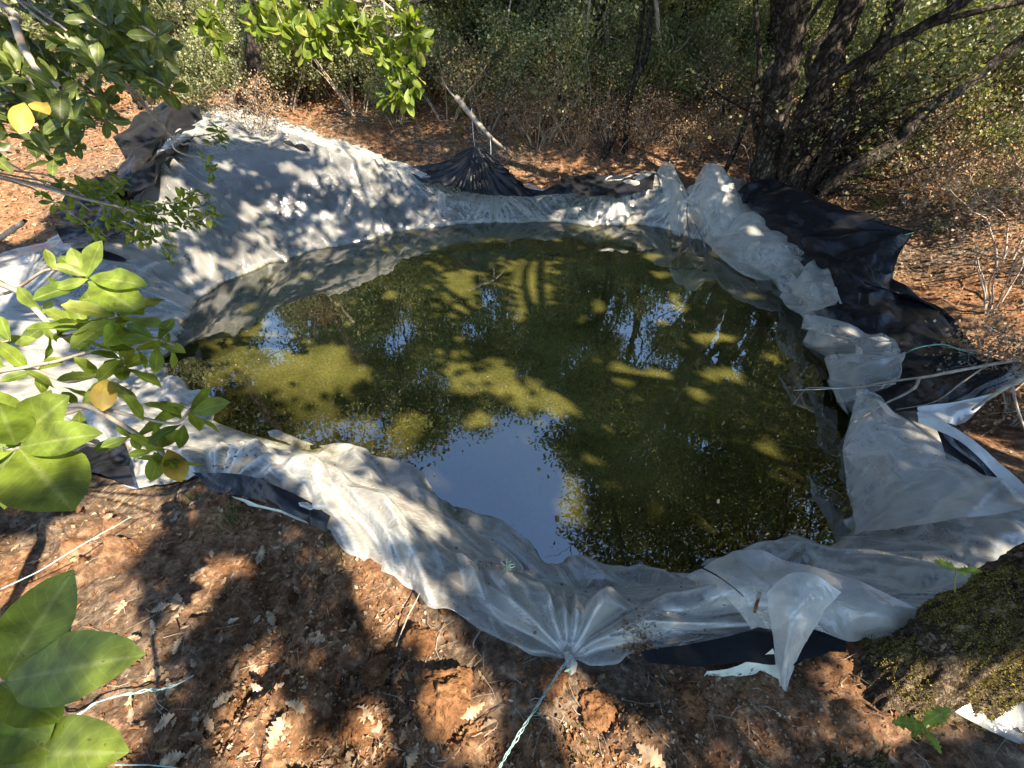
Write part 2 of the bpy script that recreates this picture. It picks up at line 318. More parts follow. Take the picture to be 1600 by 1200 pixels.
# ------------------------------------------------------------------ the pond outline, station by station (outer edge, rim, waterline, rim height, milkiness)
ST = [((888,1028),(885,965),(882,893),.40,.55),((800,1005),(810,930),(850,890),.42,.50),((700,955),(740,880),(800,838),.42,.55),((600,890),(650,820),(700,785),.42,.6),
((530,840),(570,770),(640,750),.40,.65),((450,790),(480,730),(560,710),.38,.65),((330,745),(380,700),(440,680),.34,.6),((240,760),(250,700),(340,640),.25,.5),
((150,740),(130,660),(270,600),.25,.35),((50,720),(-20,600),(258,575),.3,.35),((-120,600),(-150,540),(262,545),.45,.35),((-100,450),(-50,440),(275,510),.45,.35),
((0,395),(60,400),(300,480),.5,.35),((100,365),(150,375),(335,450),.6,.3),((160,320),(200,330),(370,430),.7,.3),((230,235),(240,260),(430,410),1.0,.16),
((300,175),(310,200),(500,390),1.1,.16),((400,180),(410,200),(560,375),1.05,.16),((500,215),(505,225),(610,365),.9,.16),((600,250),(605,262),(660,357),.6,.16),
((690,278),(690,285),(720,350),.45,.3),((770,292),(770,298),(780,348),.33,.3),((860,298),(860,304),(850,348),.33,.3),((950,292),(950,300),(920,350),.33,.3),((1022,266),(1028,280),(990,352),.45,.4),
((1075,308),(1075,318),(1050,360),.3,.5),((1120,265),(1125,300),(1090,375),.45,.5),((1190,320),(1180,340),(1130,395),.3,.4),((1275,405),(1250,420),(1190,430),.2,.4),((1312,470),(1290,480),(1250,480),.2,.4),
((1330,510),(1310,515),(1265,510),.2,.35),((1408,545),(1380,545),(1290,555),.2,.35),((1402,590),(1380,605),(1310,610),.2,.35),((1370,625),(1350,640),(1325,650),.2,.35)
,((1440,655),(1390,720),(1325,720),.3,.40),((1620,790),(1480,810),(1328,790),.3,.38),((1760,1000),(1520,900),(1290,835),.4,.38),((1400,985),(1330,930),(1180,865),.42,.5),((1250,1000),(1180,920),(1060,885),.42,.5),((1100,1015),(1080,950),(990,892),.42,.5),((980,1028),(960,950),(930,893),.42,.55)]
Wc = np.array([P(*w, 0) for o, c, w, z, k in ST]); CTR = Wc[:, :2].mean(0)
Cc = []; Oc = []
for i, (o, c, w, z, k) in enumerate(ST):
    out = unit(Wc[i, :2] - CTR); zz = z
    while zz > .12:
        q = P(*c, zz)
        if (q[:2] - Wc[i, :2]) @ out >= .75 * zz: break
        zz -= .01
    Cc.append(P(*c, zz)); q = P(*o, max(zz - .05, .06)); Oc.append(q)
Cc = np.array(Cc); Oc = np.array(Oc)
Bc = np.concatenate([CTR + (Wc[:, :2] - CTR) * .86, np.full((len(Wc), 1), -.45)], 1)
MK = np.array([s_[4] for s_ in ST])
NU = 1500
Bs, Ws, Cs, Os = (catmull(a, NU, True) for a in (Bc, Wc, Cc, Oc)); MKs = catmull(MK[:, None], NU, True)[:, 0]

# ------------------------------------------------------------------ terrain height
def base_z(x, y):
    return (.30 + .03 * np.maximum(0, y - 2) + .34 * np.maximum(0, y - 7.5) - .12 * np.maximum(0, y - 30) + .16 * np.maximum(0, -x - 3.2) * smooth(0, 4, y) + .12 * np.maximum(0, x - 3.5)
            + .12 * fbm(np.stack([x, y], -1), .35, 3, 5) * smooth(3, 9, np.hypot(x, y - 2.5)))
cp = []
for a, dz in ((Oc, -.03), (Cc, -.07), (Wc, -.16)): cp += [(p[0], p[1], p[2] + dz) for p in a]
for f_, zz in ((.86, -.58), (.55, -.75), (.2, -.8)):
    cp += [(*(CTR + (p[:2] - CTR) * f_), zz) for p in Wc[::2]]
for i in range(len(Oc)):                                  # ground just outside the sheet
    d = unit(Oc[i, :2] - CTR); cp.append((*(Oc[i, :2] + d * .5), Oc[i, 2] - .02))
for x in np.arange(-2.5, 3.6, .5):
    for y in (-1.2, -.5): cp.append((x, y, .33 + .05 * math.sin(x * 3)))
cp = np.array(cp)
def kern(r, l=.8): q = math.sqrt(3) * r / l; return (1 + q) * np.exp(-q)
D_ = np.hypot(cp[:, None, 0] - cp[None, :, 0], cp[:, None, 1] - cp[None, :, 1])
RW = np.linalg.solve(kern(D_) + np.eye(len(cp)) * .02, cp[:, 2] - base_z(cp[:, 0], cp[:, 1]))
def gz(x, y):
    x = np.atleast_1d(np.asarray(x, float)); y = np.atleast_1d(np.asarray(y, float)); z = base_z(x, y); sh = x.shape
    xf = x.ravel(); yf = y.ravel(); zf = z.ravel().copy()
    m = (np.abs(xf) < 9) & (yf > -4) & (yf < 12); idx = np.nonzero(m)[0]
    for a in range(0, len(idx), 20000):
        k = idx[a:a + 20000]; zf[k] += kern(np.hypot(xf[k, None] - cp[None, :, 0], yf[k, None] - cp[None, :, 1])) @ RW
    return zf.reshape(sh)
def G(px, py, tmax=60):                                   # where the ray through (px,py) meets the ground
    d = ray(px, py); t = np.linspace(.5, tmax, 1200); p = np.array([0, 0, H]) + d * t[:, None]
    below = p[:, 2] < gz(p[:, 0], p[:, 1]); i = np.argmax(below) if below.any() else len(t) - 1
    q = p[i].copy(); q[2] = gz(q[0], q[1])[0]; return q
# inside-test for the pond sheet area (star shaped round CTR)
_ang = np.arctan2(Os[:, 1] - CTR[1], Os[:, 0] - CTR[0]); _ra = np.hypot(Os[:, 0] - CTR[0], Os[:, 1] - CTR[1]); _o = np.argsort(_ang)
def outside(x, y, pad=0.0):
    a = np.arctan2(y - CTR[1], x - CTR[0]); return np.hypot(x - CTR[0], y - CTR[1]) > np.interp(a, _ang[_o], _ra[_o], period=2 * np.pi) + pad

n = 860
s_ = np.linspace(-1, 1, n); gx = .85 * np.sinh(5.0 * s_) ; gy = .8 + .85 * np.sinh(5.05 * s_)
X, Y = np.meshgrid(gx, gy, indexing='ij'); Z = gz(X, Y)
PP = np.stack([X, Y, Z * 0], -1); near = 1 - smooth(2.5, 7, np.hypot(X, Y))
outm = outside(X, Y, -.02); od = np.hypot(X - CTR[0], Y - CTR[1]) - np.interp(np.arctan2(Y - CTR[1], X - CTR[0]), _ang[_o], _ra[_o], period=2 * np.pi); flat = .12 + .88 * smooth(.0, .28, od); xr = (X > 1.2) & (Y > .2); flat = np.where(xr, flat * (.15 + .85 * smooth(.3, 1.3, od)), flat)
clod = np.maximum(0, fbm(PP, 5, 4, 11, .55)) ** 1.3 * .085 + fbm(PP, 22, 3, 31) * .010
clod2 = fbm(PP, 2.2, 4, 3) * .05
Z += np.where(outm, (clod - .015) * (.25 + .75 * near) * flat + clod2 * .6 * smooth(0, .25, np.hypot(X - CTR[0], Y - CTR[1]) - 1), -.02)
V = np.stack([X, Y, Z], -1).reshape(-1, 3)
g_o = link('ground', make_mesh('ground', V, grid_faces(n, n), M_SOIL)); tag(g_o, 'reddish brown earth and leaf litter round the pond', kind='structure')

# ------------------------------------------------------------------ water
outl = CTR + (Ws[::3, :2] - CTR) * 1.06; k = 36; fr = np.concatenate([np.linspace(.0005, .8, k // 2), np.linspace(.82, 1, k // 2)])
Vw = np.zeros((len(outl), k, 3)); Vw[..., :2] = CTR + (outl[:, None] - CTR) * fr[None, :, None]
rr = np.hypot(*(outl - CTR).T)[:, None] * (1 / 1.06 - fr[None, :]); murk = .20 + .62 * smooth(.0, .75, rr)
w_o = link('water', make_mesh('water', Vw.reshape(-1, 3), grid_faces(len(outl), k, True), M_WATER, True, {'murk': murk.ravel()}))
tag(w_o, 'murky green pond water mirroring trees and sky', kind='structure')

# ------------------------------------------------------------------ plastic sheets
def grid_normals(V):
    du = np.roll(V, -1, 0) - np.roll(V, 1, 0); dv = np.gradient(V, axis=1); return unit(np.cross(du, dv))
TIES = [(P(888, 1026, .36), .30, 15), (P(600, 254, .6), 1.1, 19), (P(315, 182, 1.08), 1.5, 17), (P(405, 184, 1.03), 1.2, 19), (P(500, 218, .88), .8, 17), (P(235, 240, .98), 1.1, 15), (P(770, 294, .33), .5, 15), (P(950, 294, .33), .5, 15), (P(1075, 312, .3), .35, 13), (P(1275, 407, .15), .4, 15), (P(1408, 555, .15), .35, 13), (P(330, 752, .3), .4, 13), (P(1325, 660, .2), .4, 11)]
def rotm(k):
    a = k * 1.3 + .5; c, s = math.cos(a), math.sin(a); return np.array([[c, -s, 0], [s, c, 0], [0, 0, 1.0]])
def facet(a, b, seed, period=0):        # piecewise flat facets on a jittered lattice
    i = np.floor(a).astype(np.int64); j = np.floor(b).astype(np.int64); fa = a - i; fb = b - j
    def h(x, y):
        if period: x = x % period
        return _hash(x, y, x * 0, seed)
    h00, h10, h01, h11 = h(i, j), h(i + 1, j), h(i, j + 1), h(i + 1, j + 1); lo = fa + fb < 1
    return np.where(lo, h00 + fa * (h10 - h00) + fb * (h01 - h00), h11 + (1 - fa) * (h01 - h11) + (1 - fb) * (h10 - h11))
def crumple(V, seed=0, amp=1.0, ties=TIES, wrap=False):
    if wrap: d = np.linalg.norm(np.roll(V, -1, 0) - V, axis=-1); us = np.concatenate([[0], np.cumsum(d[:, -25])])[:-1]; Lt = d[:, -25].sum()
    else: us = np.concatenate([[0], np.cumsum(np.linalg.norm(np.diff(V, axis=0), axis=-1).mean(1))]); Lt = 0
    vd = np.linalg.norm(np.diff(V, axis=1), axis=-1).mean(0); vsum = np.concatenate([[0], np.cumsum(vd)])
    wp = .16 * noise(V, 2.2, seed + 1) + .05 * noise(V, 6, seed + 21); wq = .16 * noise(V, 2.2, seed + 2) + .05 * noise(V, 6, seed + 22)
    U_ = us[:, None] + wp; T_ = vsum[None, :] + wq; h = .02 * ridge(V, 1.7, seed)
    for cu, ct, a, sh in ((.36, .30, .075, 0.), (.17, .30, .040, .6), (.20, .13, .024, -.8), (.085, .11, .0120, .3), (.045, .05, .0042, -.5)):
        n_ = max(1, round(Lt / cu)) if wrap else 0; k = n_ / Lt if wrap else 1 / cu
        msk = 1 if cu > .15 else np.clip(noise(V, 1.5, seed + 77) + .6, 0, 1)
        calm = 1 - .6 * smooth(.9, 1.6, -V[..., 0]) * smooth(2.8, 3.6, V[..., 1]) * (cu < .3) if True else 1; h = h + a * msk * calm * facet((U_ + sh * T_) * k, T_ / ct, seed + int(cu * 1000), n_)
    for q, rad, kf in ties:
        d = V - q; r = np.linalg.norm(d, axis=-1); a = np.arctan2(d[..., 1], d[..., 0]) + .1 * noise(V, 5, seed + 3)
        tri = 2 * np.abs((a * kf / (2 * np.pi)) % 1 - .5) - .5 + .6 * facet(a * kf / 4.1, a * 0, seed + 9)
        f = np.exp(-(r / rad) ** 2); h = h * (1 - .75 * f) + tri * .075 * f * smooth(0, .22, r)
    return h * amp
NQ = 750
Bq, Wq, Cq, Oq = (catmull(a, NQ, True) for a in (Bc, Wc, Cc, Oc)); vb = []
for t in np.linspace(0, 1, 14)[:-1]: vb.append(Bq * (1 - t) + Wq * t + np.array([0, 0, 1]) * (-.10 * np.sin(np.pi * t)))
for t in np.linspace(0, 1, 27)[:-1]: vb.append(Wq * (1 - t) + Cq * t + np.array([0, 0, 1]) * ((-.06 + .12 * smooth(2.2, 3.6, Wq[:, 1:2])) * np.sin(np.pi * t) * np.clip(Cq[:, 2:3] / .4, 0, 1)))
for t in np.linspace(0, 1, 20): vb.append(Cq * (1 - t) + Oq * t + np.array([0, 0, 1]) * (.02 * np.sin(np.pi * t)))
ctr3 = np.array([*CTR, -.55]); inner = [ctr3 * (1 - t) + Bq * t + np.array([0, 0, 1]) * (-.05 * np.sin(np.pi * t)) for t in np.linspace(.001, 1, 12)[:-1]]
VL = np.stack(inner + vb, 1); nin = len(inner); NV = VL.shape[1]
NRM = grid_normals(VL)
if NRM[:, -10, 2].mean() < 0: NRM = -NRM
NRM = unit(NRM + np.array([0, 0, .6]))
V0 = VL
edge = np.zeros(NV); edge[-5:] = np.linspace(0, 1, 5)
V0 = V0 + (unit(VL - ctr3) * np.array([1, 1, 0])) * (edge[None, :, None] * (.035 * noise(VL, 5, 44) + .015 * noise(VL, 16, 45))[..., None])
UND = VL - NRM * .03                                    # the black sheet under it
gzv = gz(UND[:, nin:, 0], UND[:, nin:, 1]); UND[:, nin:, 2] = np.maximum(UND[:, nin:, 2], gzv + .015)
FLO = UND + NRM * .006
pin = np.zeros((NQ, NV)); pin[:, :nin + 3] = 1; pin[:, -1] = 1; pin[:, -20] = .6
for q, rad_, kf in TIES:
    dd = np.linalg.norm(VL - q, axis=-1); pin[dd < .035] = 1
sl = slice(nin - 4, None)
VD = V0
def upsample(A):                                        # double both ways, cubic
    a = np.concatenate([A[-2:], A, A[:3]], 0); m = len(A); mid = (-a[1:m + 1] + 9 * a[2:m + 2] + 9 * a[3:m + 3] - a[4:m + 4]) / 16
    B_ = np.empty((2 * m,) + A.shape[1:]); B_[0::2] = A; B_[1::2] = mid
    b = np.concatenate([2 * B_[:, :1] - B_[:, 1:2], B_, 2 * B_[:, -1:] - B_[:, -2:-1]], 1); k = B_.shape[1]; m2 = (-b[:, 0:k - 1] + 9 * b[:, 1:k] + 9 * b[:, 2:k + 1] - b[:, 3:k + 2]) / 16
    C2 = np.empty((B_.shape[0], 2 * k - 1) + A.shape[2:]); C2[:, 0::2] = B_; C2[:, 1::2] = m2; return C2
VD = upsample(VD); UND0 = UND; VL = upsample(VL); NRM = unit(upsample(NRM)); nin2 = nin; nin = 2 * nin
hc = crumple(VL, 3, 1.0, wrap=True); low = smooth(0, .25, VL[..., 2] + .45); VD = VD + NRM * (hc * (.35 + .65 * low))[..., None]
fl_ = upsample(FLO); pen = ((VD - fl_) * NRM).sum(-1); VD += NRM * (np.where(pen < 0, -pen * .95 + .001, 0) * (np.arange(VD.shape[1]) >= 2 * nin2 + 24))[..., None]
cz = np.abs(hc - (np.roll(hc, 2, 0) + np.roll(hc, -2, 0)) * .5) + np.abs(hc - np.concatenate([hc[:, :2] * 0 + hc[:, :2], hc[:, :-2]], 1) * .5 - np.concatenate([hc[:, 2:], hc[:, -2:]], 1) * .5); crease = np.clip(cz / .006, 0, 1)
NU = len(VD)
milk = np.repeat(np.interp(np.arange(NU) / NU, np.arange(1500) / 1500, MKs)[:, None], VL.shape[1], 1) + .12 * noise(VL, 1.3, 8)
liner = link('clear_plastic_liner', make_mesh('clear_plastic_liner', VD.reshape(-1, 3), grid_faces(NU, VL.shape[1], True), M_POLY, True, {'milk': (milk + 1.0 * crease ** 1.6 * np.clip(milk / .5, .2, 1)).ravel()}))
tag(liner, 'crumpled milky translucent plastic sheet lining the whole pond', 'pond liner')

tarp = empty('black_tarp', (0, 0, 0), 'black plastic underlay sheet sticking out beneath the milky pond liner', 'tarp')
UV0 = nin2 + 12
VU = UND0[:, UV0:]
link('underlay', make_mesh('underlay', VU.reshape(-1, 3), grid_faces(NQ, VU.shape[1], True), M_BLACK), tarp)

def patch(name, rows, mat, parent=None, nu=90, nv=60, amp=1.0, seed=0, ties=(), label=None, cat=None, lift=.035, attr=None, flip=False):
    A = np.array([[P(*q) for q in r] for r in rows])              # rows x cols x 3
    B = np.stack([catmull(A[i], nu) for i in range(len(A))], 0)
    Vp = np.stack([catmull(B[:, j], nv) for j in range(nu)], 0)   # nu x nv
    du = np.gradient(Vp, axis=0); dv = np.gradient(Vp, axis=1); nn = unit(np.cross(du, dv)); nn *= np.sign(nn[..., 2:3] + 1e-6)
    Vp = Vp + nn * crumple(Vp, seed, amp, ties)[..., None]
    if lift is not None: Vp[..., 2] = np.maximum(Vp[..., 2], gz(Vp[..., 0], Vp[..., 1]) + lift)
    me = make_mesh(name, Vp.reshape(-1, 3), grid_faces(nu, nv), mat, True, {'milk': np.full(nu * nv, attr if attr is not None else .5)})
    o = link(name, me, parent); tag(o, label, cat); return o
def fan(px, py, z, rad, k): return (P(px, py, z), rad, k)
patch('flap', [[(1150,305,.5),(1200,280,.62),(1310,318,.62),(1428,362,.6)],[(1190,345,.36),(1255,355,.45),(1335,372,.5),(1402,402,.5)],[(1262,425,.22),(1310,430,.32),(1360,440,.36),(1405,440,.36)],
 [(1292,485,.2),(1350,480,.3),(1430,465,.3),(1485,500,.28)],[(1310,545,.18),(1400,530,.26),(1480,520,.28),(1545,555,.28)],[(1350,605,.2),(1440,600,.26),(1520,592,.30),(1604,572,.33)],[(1380,650,.24),(1450,645,.28),(1500,628,.3),(1570,602,.33)]],
 M_BLACK, tarp, 160, 180, .75, 21, [fan(1428,362,.6,.5,9), fan(1200,280,.62,.4,9), fan(1604,572,.33,.5,9)], 'large black flap spread on the right bank below the oak')
patch('flap', [[(630,262,.56),(690,250,.64),(742,229,.82),(778,252,.66),(812,286,.5)],[(660,285,.45),(705,292,.42),(745,302,.36),(785,306,.34),(835,304,.34)]], M_BLACK, tarp, 140, 50, .5, 23, [fan(742,229,.82,.9,30)], 'pleated black peak pulled up by a string behind the pond')
patch('flap', [[(805,285,.42),(850,296,.40),(900,279,.46),(960,276,.48),(1022,270,.48)],[(815,304,.34),(860,308,.33),(910,306,.34),(960,303,.35),(1020,296,.4)]], M_BLACK, tarp, 110, 30, .9, 24, [], 'low black fold along the far bank')
patch('flap', [[(180,220,1.05),(225,185,1.15),(265,160,1.3),(300,170,1.2)],[(190,250,.98),(232,235,1.02),(262,205,1.1),(320,195,1.1)],[(150,300,.8),(190,320,.74),(225,290,.88),(260,250,1.0)]], M_BLACK, tarp, 100, 70, 1.4, 25, [], 'crumpled black corner at the top left of the pond')
patch('flap', [[(100,305,.78),(150,285,.82),(205,290,.86)],[(85,345,.66),(140,345,.64),(210,340,.66)],[(95,375,.6),(150,380,.58),(205,365,.6)]], M_BLACK, tarp, 70, 50, 1.6, 26, [], 'black folds beside the left bank')
patch('flap', [[(300,738,.33),(380,742,.37),(450,765,.39),(522,806,.40)],[(335,768,.30),(400,778,.33),(460,802,.35),(515,832,.36)]], M_BLACK, tarp, 90, 30, .5, 27, [], 'thin black strip under the near left edge')
patch('hem', [[(370,768,.325),(430,790,.34),(480,812,.35),(525,830,.36)],[(390,782,.30),(430,802,.31),(475,822,.33),(535,845,.34)]], M_HEM, tarp, 70, 16, .4, 28, [], 'dirty cream hem under the near left edge')
patch('flap', [[(60,655,.26),(130,660,.25),(200,700,.26)],[(50,720,.26),(120,745,.27),(215,765,.28)]], M_BLACK, tarp, 60, 40, 1.2, 29, [], 'black corner at the left near bank')
patch('flap', [[(1000,1028,.36),(1080,1004,.40),(1160,992,.42),(1245,985,.43),(1330,985,.38)],[(1008,1048,.33),(1095,1056,.33),(1170,1058,.33),(1235,1064,.33),(1300,1030,.32)]], M_BLACK, tarp, 110, 50, .9, 30, [], 'black flap hanging under the near right edge')
patch('flap', [[(1440,665,.36),(1520,700,.37),(1610,770,.38),(1700,850,.4)],[(1490,720,.33),(1540,758,.34),(1620,830,.35),(1700,900,.36)]], M_BLACK, tarp, 90, 30, .8, 31, [], 'black strip below the white one on the right bank')
patch('white_flap', [[(1428,652,.40),(1500,682,.41),(1610,755,.42),(1720,840,.43)],[(1432,668,.38),(1510,706,.39),(1600,778,.40),(1700,860,.41)]], M_WHITE, tarp, 90, 24, .6, 32, [], 'narrow white strip of turned film on the right bank')
patch('white_flap', [[(1428,638,.36),(1480,630,.37),(1560,612,.38)],[(1430,655,.33),(1465,668,.33),(1500,664,.33)]], M_WHITE, tarp, 60, 30, .7, 33, [], 'folded back white triangle on the right bank')
patch('hem', [[(1105,1050,.36),(1150,1046,.38),(1190,1034,.40),(1212,1016,.42)],[(1095,1062,.335),(1150,1066,.335),(1190,1070,.335),(1226,1081,.33)]], M_HEM, tarp, 60, 24, .3, 35, [], 'cream hem under the white spike', lift=None)
# loose parts of the milky sheet: gathered bunches and overlapping folds
def pol(name, rows, seed, amp=1.0, nu=90, nv=60, milk=.5, ties=(), label=None): patch(name, rows, M_POLY, liner, nu, nv, amp, seed, ties, label, None, .05 if name == 'ground_skirt' else None, milk)
pol('bunched_fold', [[(1030,262,.52),(1040,252,.62),(1052,262,.62),(1068,290,.5),(1078,312,.4)],[(1035,300,.38),(1048,290,.46),(1060,300,.44),(1070,318,.36),(1080,325,.34)],[(1052,362,.06),(1060,368,.1),(1066,366,.1),(1074,358,.1),(1082,352,.1)]], 41, .8, milk=.65, label='upright gathered fold left of the dark cord')
pol('bunched_fold', [[(1078,300,.44),(1088,275,.6),(1112,260,.7),(1138,268,.68),(1142,300,.52)],[(1080,325,.34),(1100,310,.5),(1122,300,.58),(1138,308,.5),(1150,322,.4)],[(1086,352,.16),(1105,365,.2),(1125,370,.2),(1150,362,.2),(1180,350,.26)]], 42, 1.0, milk=.65, label='puffed rounded hood of sheet right of the dark cord')
pol('overlap_fold', [[(1068,886,.44),(1120,868,.47),(1210,866,.48),(1320,905,.47),(1450,955,.46)],[(1128,930,.49),(1160,918,.53),(1225,908,.53),(1320,945,.49),(1440,985,.44)],[(1178,988,.42),(1200,985,.43),(1260,978,.44),(1330,1000,.4),(1420,1010,.36)]], 43, .8, 130, 80, milk=.7, label='thick folded over edge beside the mossy trunk')
pol('collar_fold', [[(1148,315,.38),(1185,318,.40),(1230,355,.36),(1277,402,.28)],[(1120,345,.28),(1165,370,.30),(1210,395,.28),(1278,408,.26)],[(1100,372,.04),(1130,408,.03),(1190,438,.03),(1272,416,.2)]], 51, .9, 110, 60, .45, [(P(1277, 405, .27), .3, 13)], 'broad draped panel between the hood and the green string')
pol('collar_fold', [[(1275,402,.27),(1298,430,.30),(1318,466,.32)],[(1250,428,.24),(1275,455,.28),(1302,474,.30)],[(1222,450,.03),(1243,482,.03),(1262,500,.10)]], 52, 1.0, 60, 50, .5, [(P(1277, 405, .27), .25, 11)], 'twisted narrow part of the right hand collar')
pol('collar_fold', [[(1258,498,.22),(1320,506,.34),(1382,522,.38),(1408,548,.34)],[(1260,515,.2),(1320,530,.30),(1370,543,.34),(1406,554,.32)],[(1266,535,.02),(1292,562,.06),(1345,566,.22),(1402,562,.28)]], 53, .9, 100, 50, .5, [], 'big angular fold jutting over the black flap')
pol('collar_fold', [[(1290,562,.12),(1342,556,.26),(1410,554,.34)],[(1292,588,.10),(1345,590,.28),(1404,582,.32)],[(1308,630,.03),(1350,618,.22),(1388,604,.26)]], 54, .8, 70, 50, .5, [(P(1408, 556, .34), .3, 11)], 'lower fold below the arched green string')
pol('collar_fold', [[(1337,610,.34),(1342,608,.35),(1350,611,.34)],[(1326,680,.22),(1380,655,.36),(1435,652,.38)],[(1322,760,.08),(1410,735,.34),(1520,722,.40)],[(1325,832,.03),(1430,825,.34),(1610,800,.42)]], 55, .9, 60, 110, .55, [(P(1340, 608, .36), .5, 9)], 'large pale triangular panel at the right end')
pol('folded_corner', [[(1196,925,.53),(1204,958,.50),(1206,995,.46),(1211,1040,.41),(1221,1074,.37)],[(1246,900,.56),(1242,950,.57),(1236,990,.52),(1230,1030,.45),(1225,1078,.375)],[(1312,925,.52),(1280,958,.50),(1258,995,.45),(1242,1040,.39),(1229,1081,.365)]], 34, .45, 90, 60, .95, label='white corner of sheet folded down to a point beside the mossy trunk')
pol('tie_tail', [[(878,1020,.38),(888,1018,.40),(898,1022,.38)],[(882,1040,.37),(893,1036,.39),(905,1036,.37)],[(886,1054,.345),(893,1058,.35),(902,1052,.345)]], 44, .3, 20, 20, .75)
pol('ground_skirt', [[(1495,1112,.44),(1590,1060,.46),(1720,1000,.48)],[(1560,1145,.43),(1650,1110,.45),(1760,1060,.46)],[(1610,1172,.42),(1700,1180,.43),(1800,1150,.44)]], 45, .5, 60, 50, .9, label='pale corner of sheet on the ground behind the mossy trunk')

# ------------------------------------------------------------------ strings and ropes
def string(name, pts, rad, mat, label, cat='string', n=60, strands=1, group=None):
    g = Geo(); base = catmull(np.array(pts), n)
    for k in range(strands):
        off = .7 * rad * strands * np.stack([np.cos(np.arange(n) * .7 + k * 2.1), np.sin(np.arange(n) * .7 + k * 2.1), np.cos(np.arange(n) * .5 + k)], -1) if strands > 1 else 0
        g.tube(base + off + .002 * np.stack([noise(base, 20, k), noise(base, 20, k + 5), noise(base, 20, k + 9)], -1), rad, 6)
    return tag(link(name, g.mesh(name, mat)), label, cat, group)
string('rope', [P(890, 1030, .40), P(868, 1058, .42), P(835, 1110, .48), P(800, 1165, .52), P(775, 1210, .56)], .0013, M_STR, 'frayed teal rope tying the near edge of the liner towards the camera', 'rope', strands=3)
string('rope', [P(896, 1040, .37), P(880, 1052, .36), P(852, 1075, .34), P(830, 1120, .33), P(828, 1160, .34), P(826, 1205, .36)], .0018, M_STRG, 'loose green rope end hanging below the near knot', 'rope', strands=2)
string('string', [P(-20, 930, .36), P(60, 893, .40), P(130, 850, .42), P(205, 808, .33)], .0022, M_STR, 'taut teal string crossing the soil at the left edge')
string('string', [P(75, 1108, .36), P(110, 1122, .36), P(150, 1098, .36), P(200, 1084, .36), P(240, 1078, .36), P(270, 1072, .37), P(302, 1055, .36)], .0019, M_STR, 'slack teal string lying on the sunlit soil by the broad leaves', strands=2)
string('string', [P(180, 1195, .38), P(230, 1195, .38), P(290, 1202, .38)], .0016, M_STR, 'short teal string end at the bottom of the soil')
string('string', [PY(737, 170, 6.35), PY(739, 205, 6.3), PY(742, 231, 6.3)], .004, M_STRW, 'pale string lifting the black peak to the dead stick')
string('string', [PY(766, 214, 6.1), PY(767, 240, 6.1), PY(769, 270, 6.1), PY(770, 293, 6.05)], .004, M_STRW, 'pale string from the dead stick down to the liner edge')
string('string', [P(1276, 406, .2), P(1310, 398, .34), P(1350, 388, .42), P(1385, 375, .52), P(1428, 363, .62)], .004, M_STRG, 'green string across the large black flap')
string('string', [P(1408, 556, .2), P(1430, 545, .34), P(1470, 538, .38), P(1505, 548, .36), P(1530, 553, .34)], .004, M_STRG, 'arched green string above the fallen branch')
string('string', [P(1330, 415, .34), P(1327, 400, .4), P(1355, 385, .44), P(1372, 372, .5)], .002, M_STRK, 'thin dark string looped on the black flap')
string('cord', [P(1076, 308, .42), P(1073, 330, .34), P(1076, 360, .22), P(1080, 385, .1), P(1090, 402, .02), P(1102, 400, .02), P(1098, 375, .16), P(1086, 350, .26)], .006, M_STRK, 'dark cord wrapped round the gathered liner at the far right', 'cord')
string('string', [P(1240, 610, .22), P(1290, 608, .24), P(1330, 606, .24), P(1400, 600, .3)], .0016, M_STRW, 'fine pale thread across the right edge of the water')

# ------------------------------------------------------------------ sticks and fallen branches
def stick(pts, r0, r1, label, mat=M_TWIG, side=(), name='stick', cat='stick', n=24):
    root = None; g = Geo(); b = catmull(np.array(pts), n); b = b + .004 * np.stack([noise(b, 12, 1), noise(b, 12, 2), noise(b, 12, 3)], -1)
    g.tube(b, np.linspace(r0, r1, n), 7, .25); o = tag(link(name, g.mesh(name, mat)), label, cat)
    for sp, a, c in side:
        q = Geo(); q.tube(catmull(np.array(sp), 16), np.linspace(a, c, 16), 6, .25); link('side_twig', q.mesh('side_twig', mat), o)
    return o
stick([P(1625, 552, .5), P(1590, 562, .46), P(1520, 575, .43), P(1440, 590, .38), P(1380, 598, .32), P(1330, 606, .24), P(1280, 606, .18), P(1260, 606, .14)], .011, .002, 'long pale fallen branch lying over the right edge of the pond', name='fallen_branch', cat='branch',
      side=[([P(1436, 591, .38), P(1430, 605, .36), P(1410, 618, .34), P(1380, 632, .34), P(1335, 660, .32)], .009, .003), ([P(1262, 606, .14), P(1252, 615, .1), P(1240, 632, .04)], .004, .002), ([P(1520, 575, .43), P(1480, 584, .4), P(1450, 586, .38)], .004, .002), ([P(1595, 560, .46), P(1560, 553, .44), P(1520, 548, .42), P(1470, 541, .36)], .005, .002), ([P(1540, 572, .43), P(1500, 600, .38), P(1460, 628, .33), P(1400, 640, .3)], .005, .002)])
stick([P(1640, 560, .55), P(1600, 590, .5), P(1560, 612, .45), P(1520, 640, .4)], .02, .006, 'second pale branch behind the white flap', name='fallen_branch', cat='branch', side=[([P(1580, 600, .47), P(1590, 640, .44), P(1605, 680, .42)], .008, .003)])
stick([PY(712, 152, 6.5), PY(735, 178, 6.35), PY(752, 198, 6.2), PY(768, 216, 6.1)], .035, .022, 'pale dead stick leaning above the black peak', name='dead_stick', side=[([PY(714, 155, 6.5), PY(700, 140, 6.6), PY(690, 120, 6.7)], .012, .005), ([PY(768, 216, 6.1), PY(790, 235, 6.3), G(800, 250)], .02, .012)])
stick([G(-5, 378), P(20, 358, .75), P(38, 345, .85)], .022, .014, 'pale broken stick at the left edge of the photo')
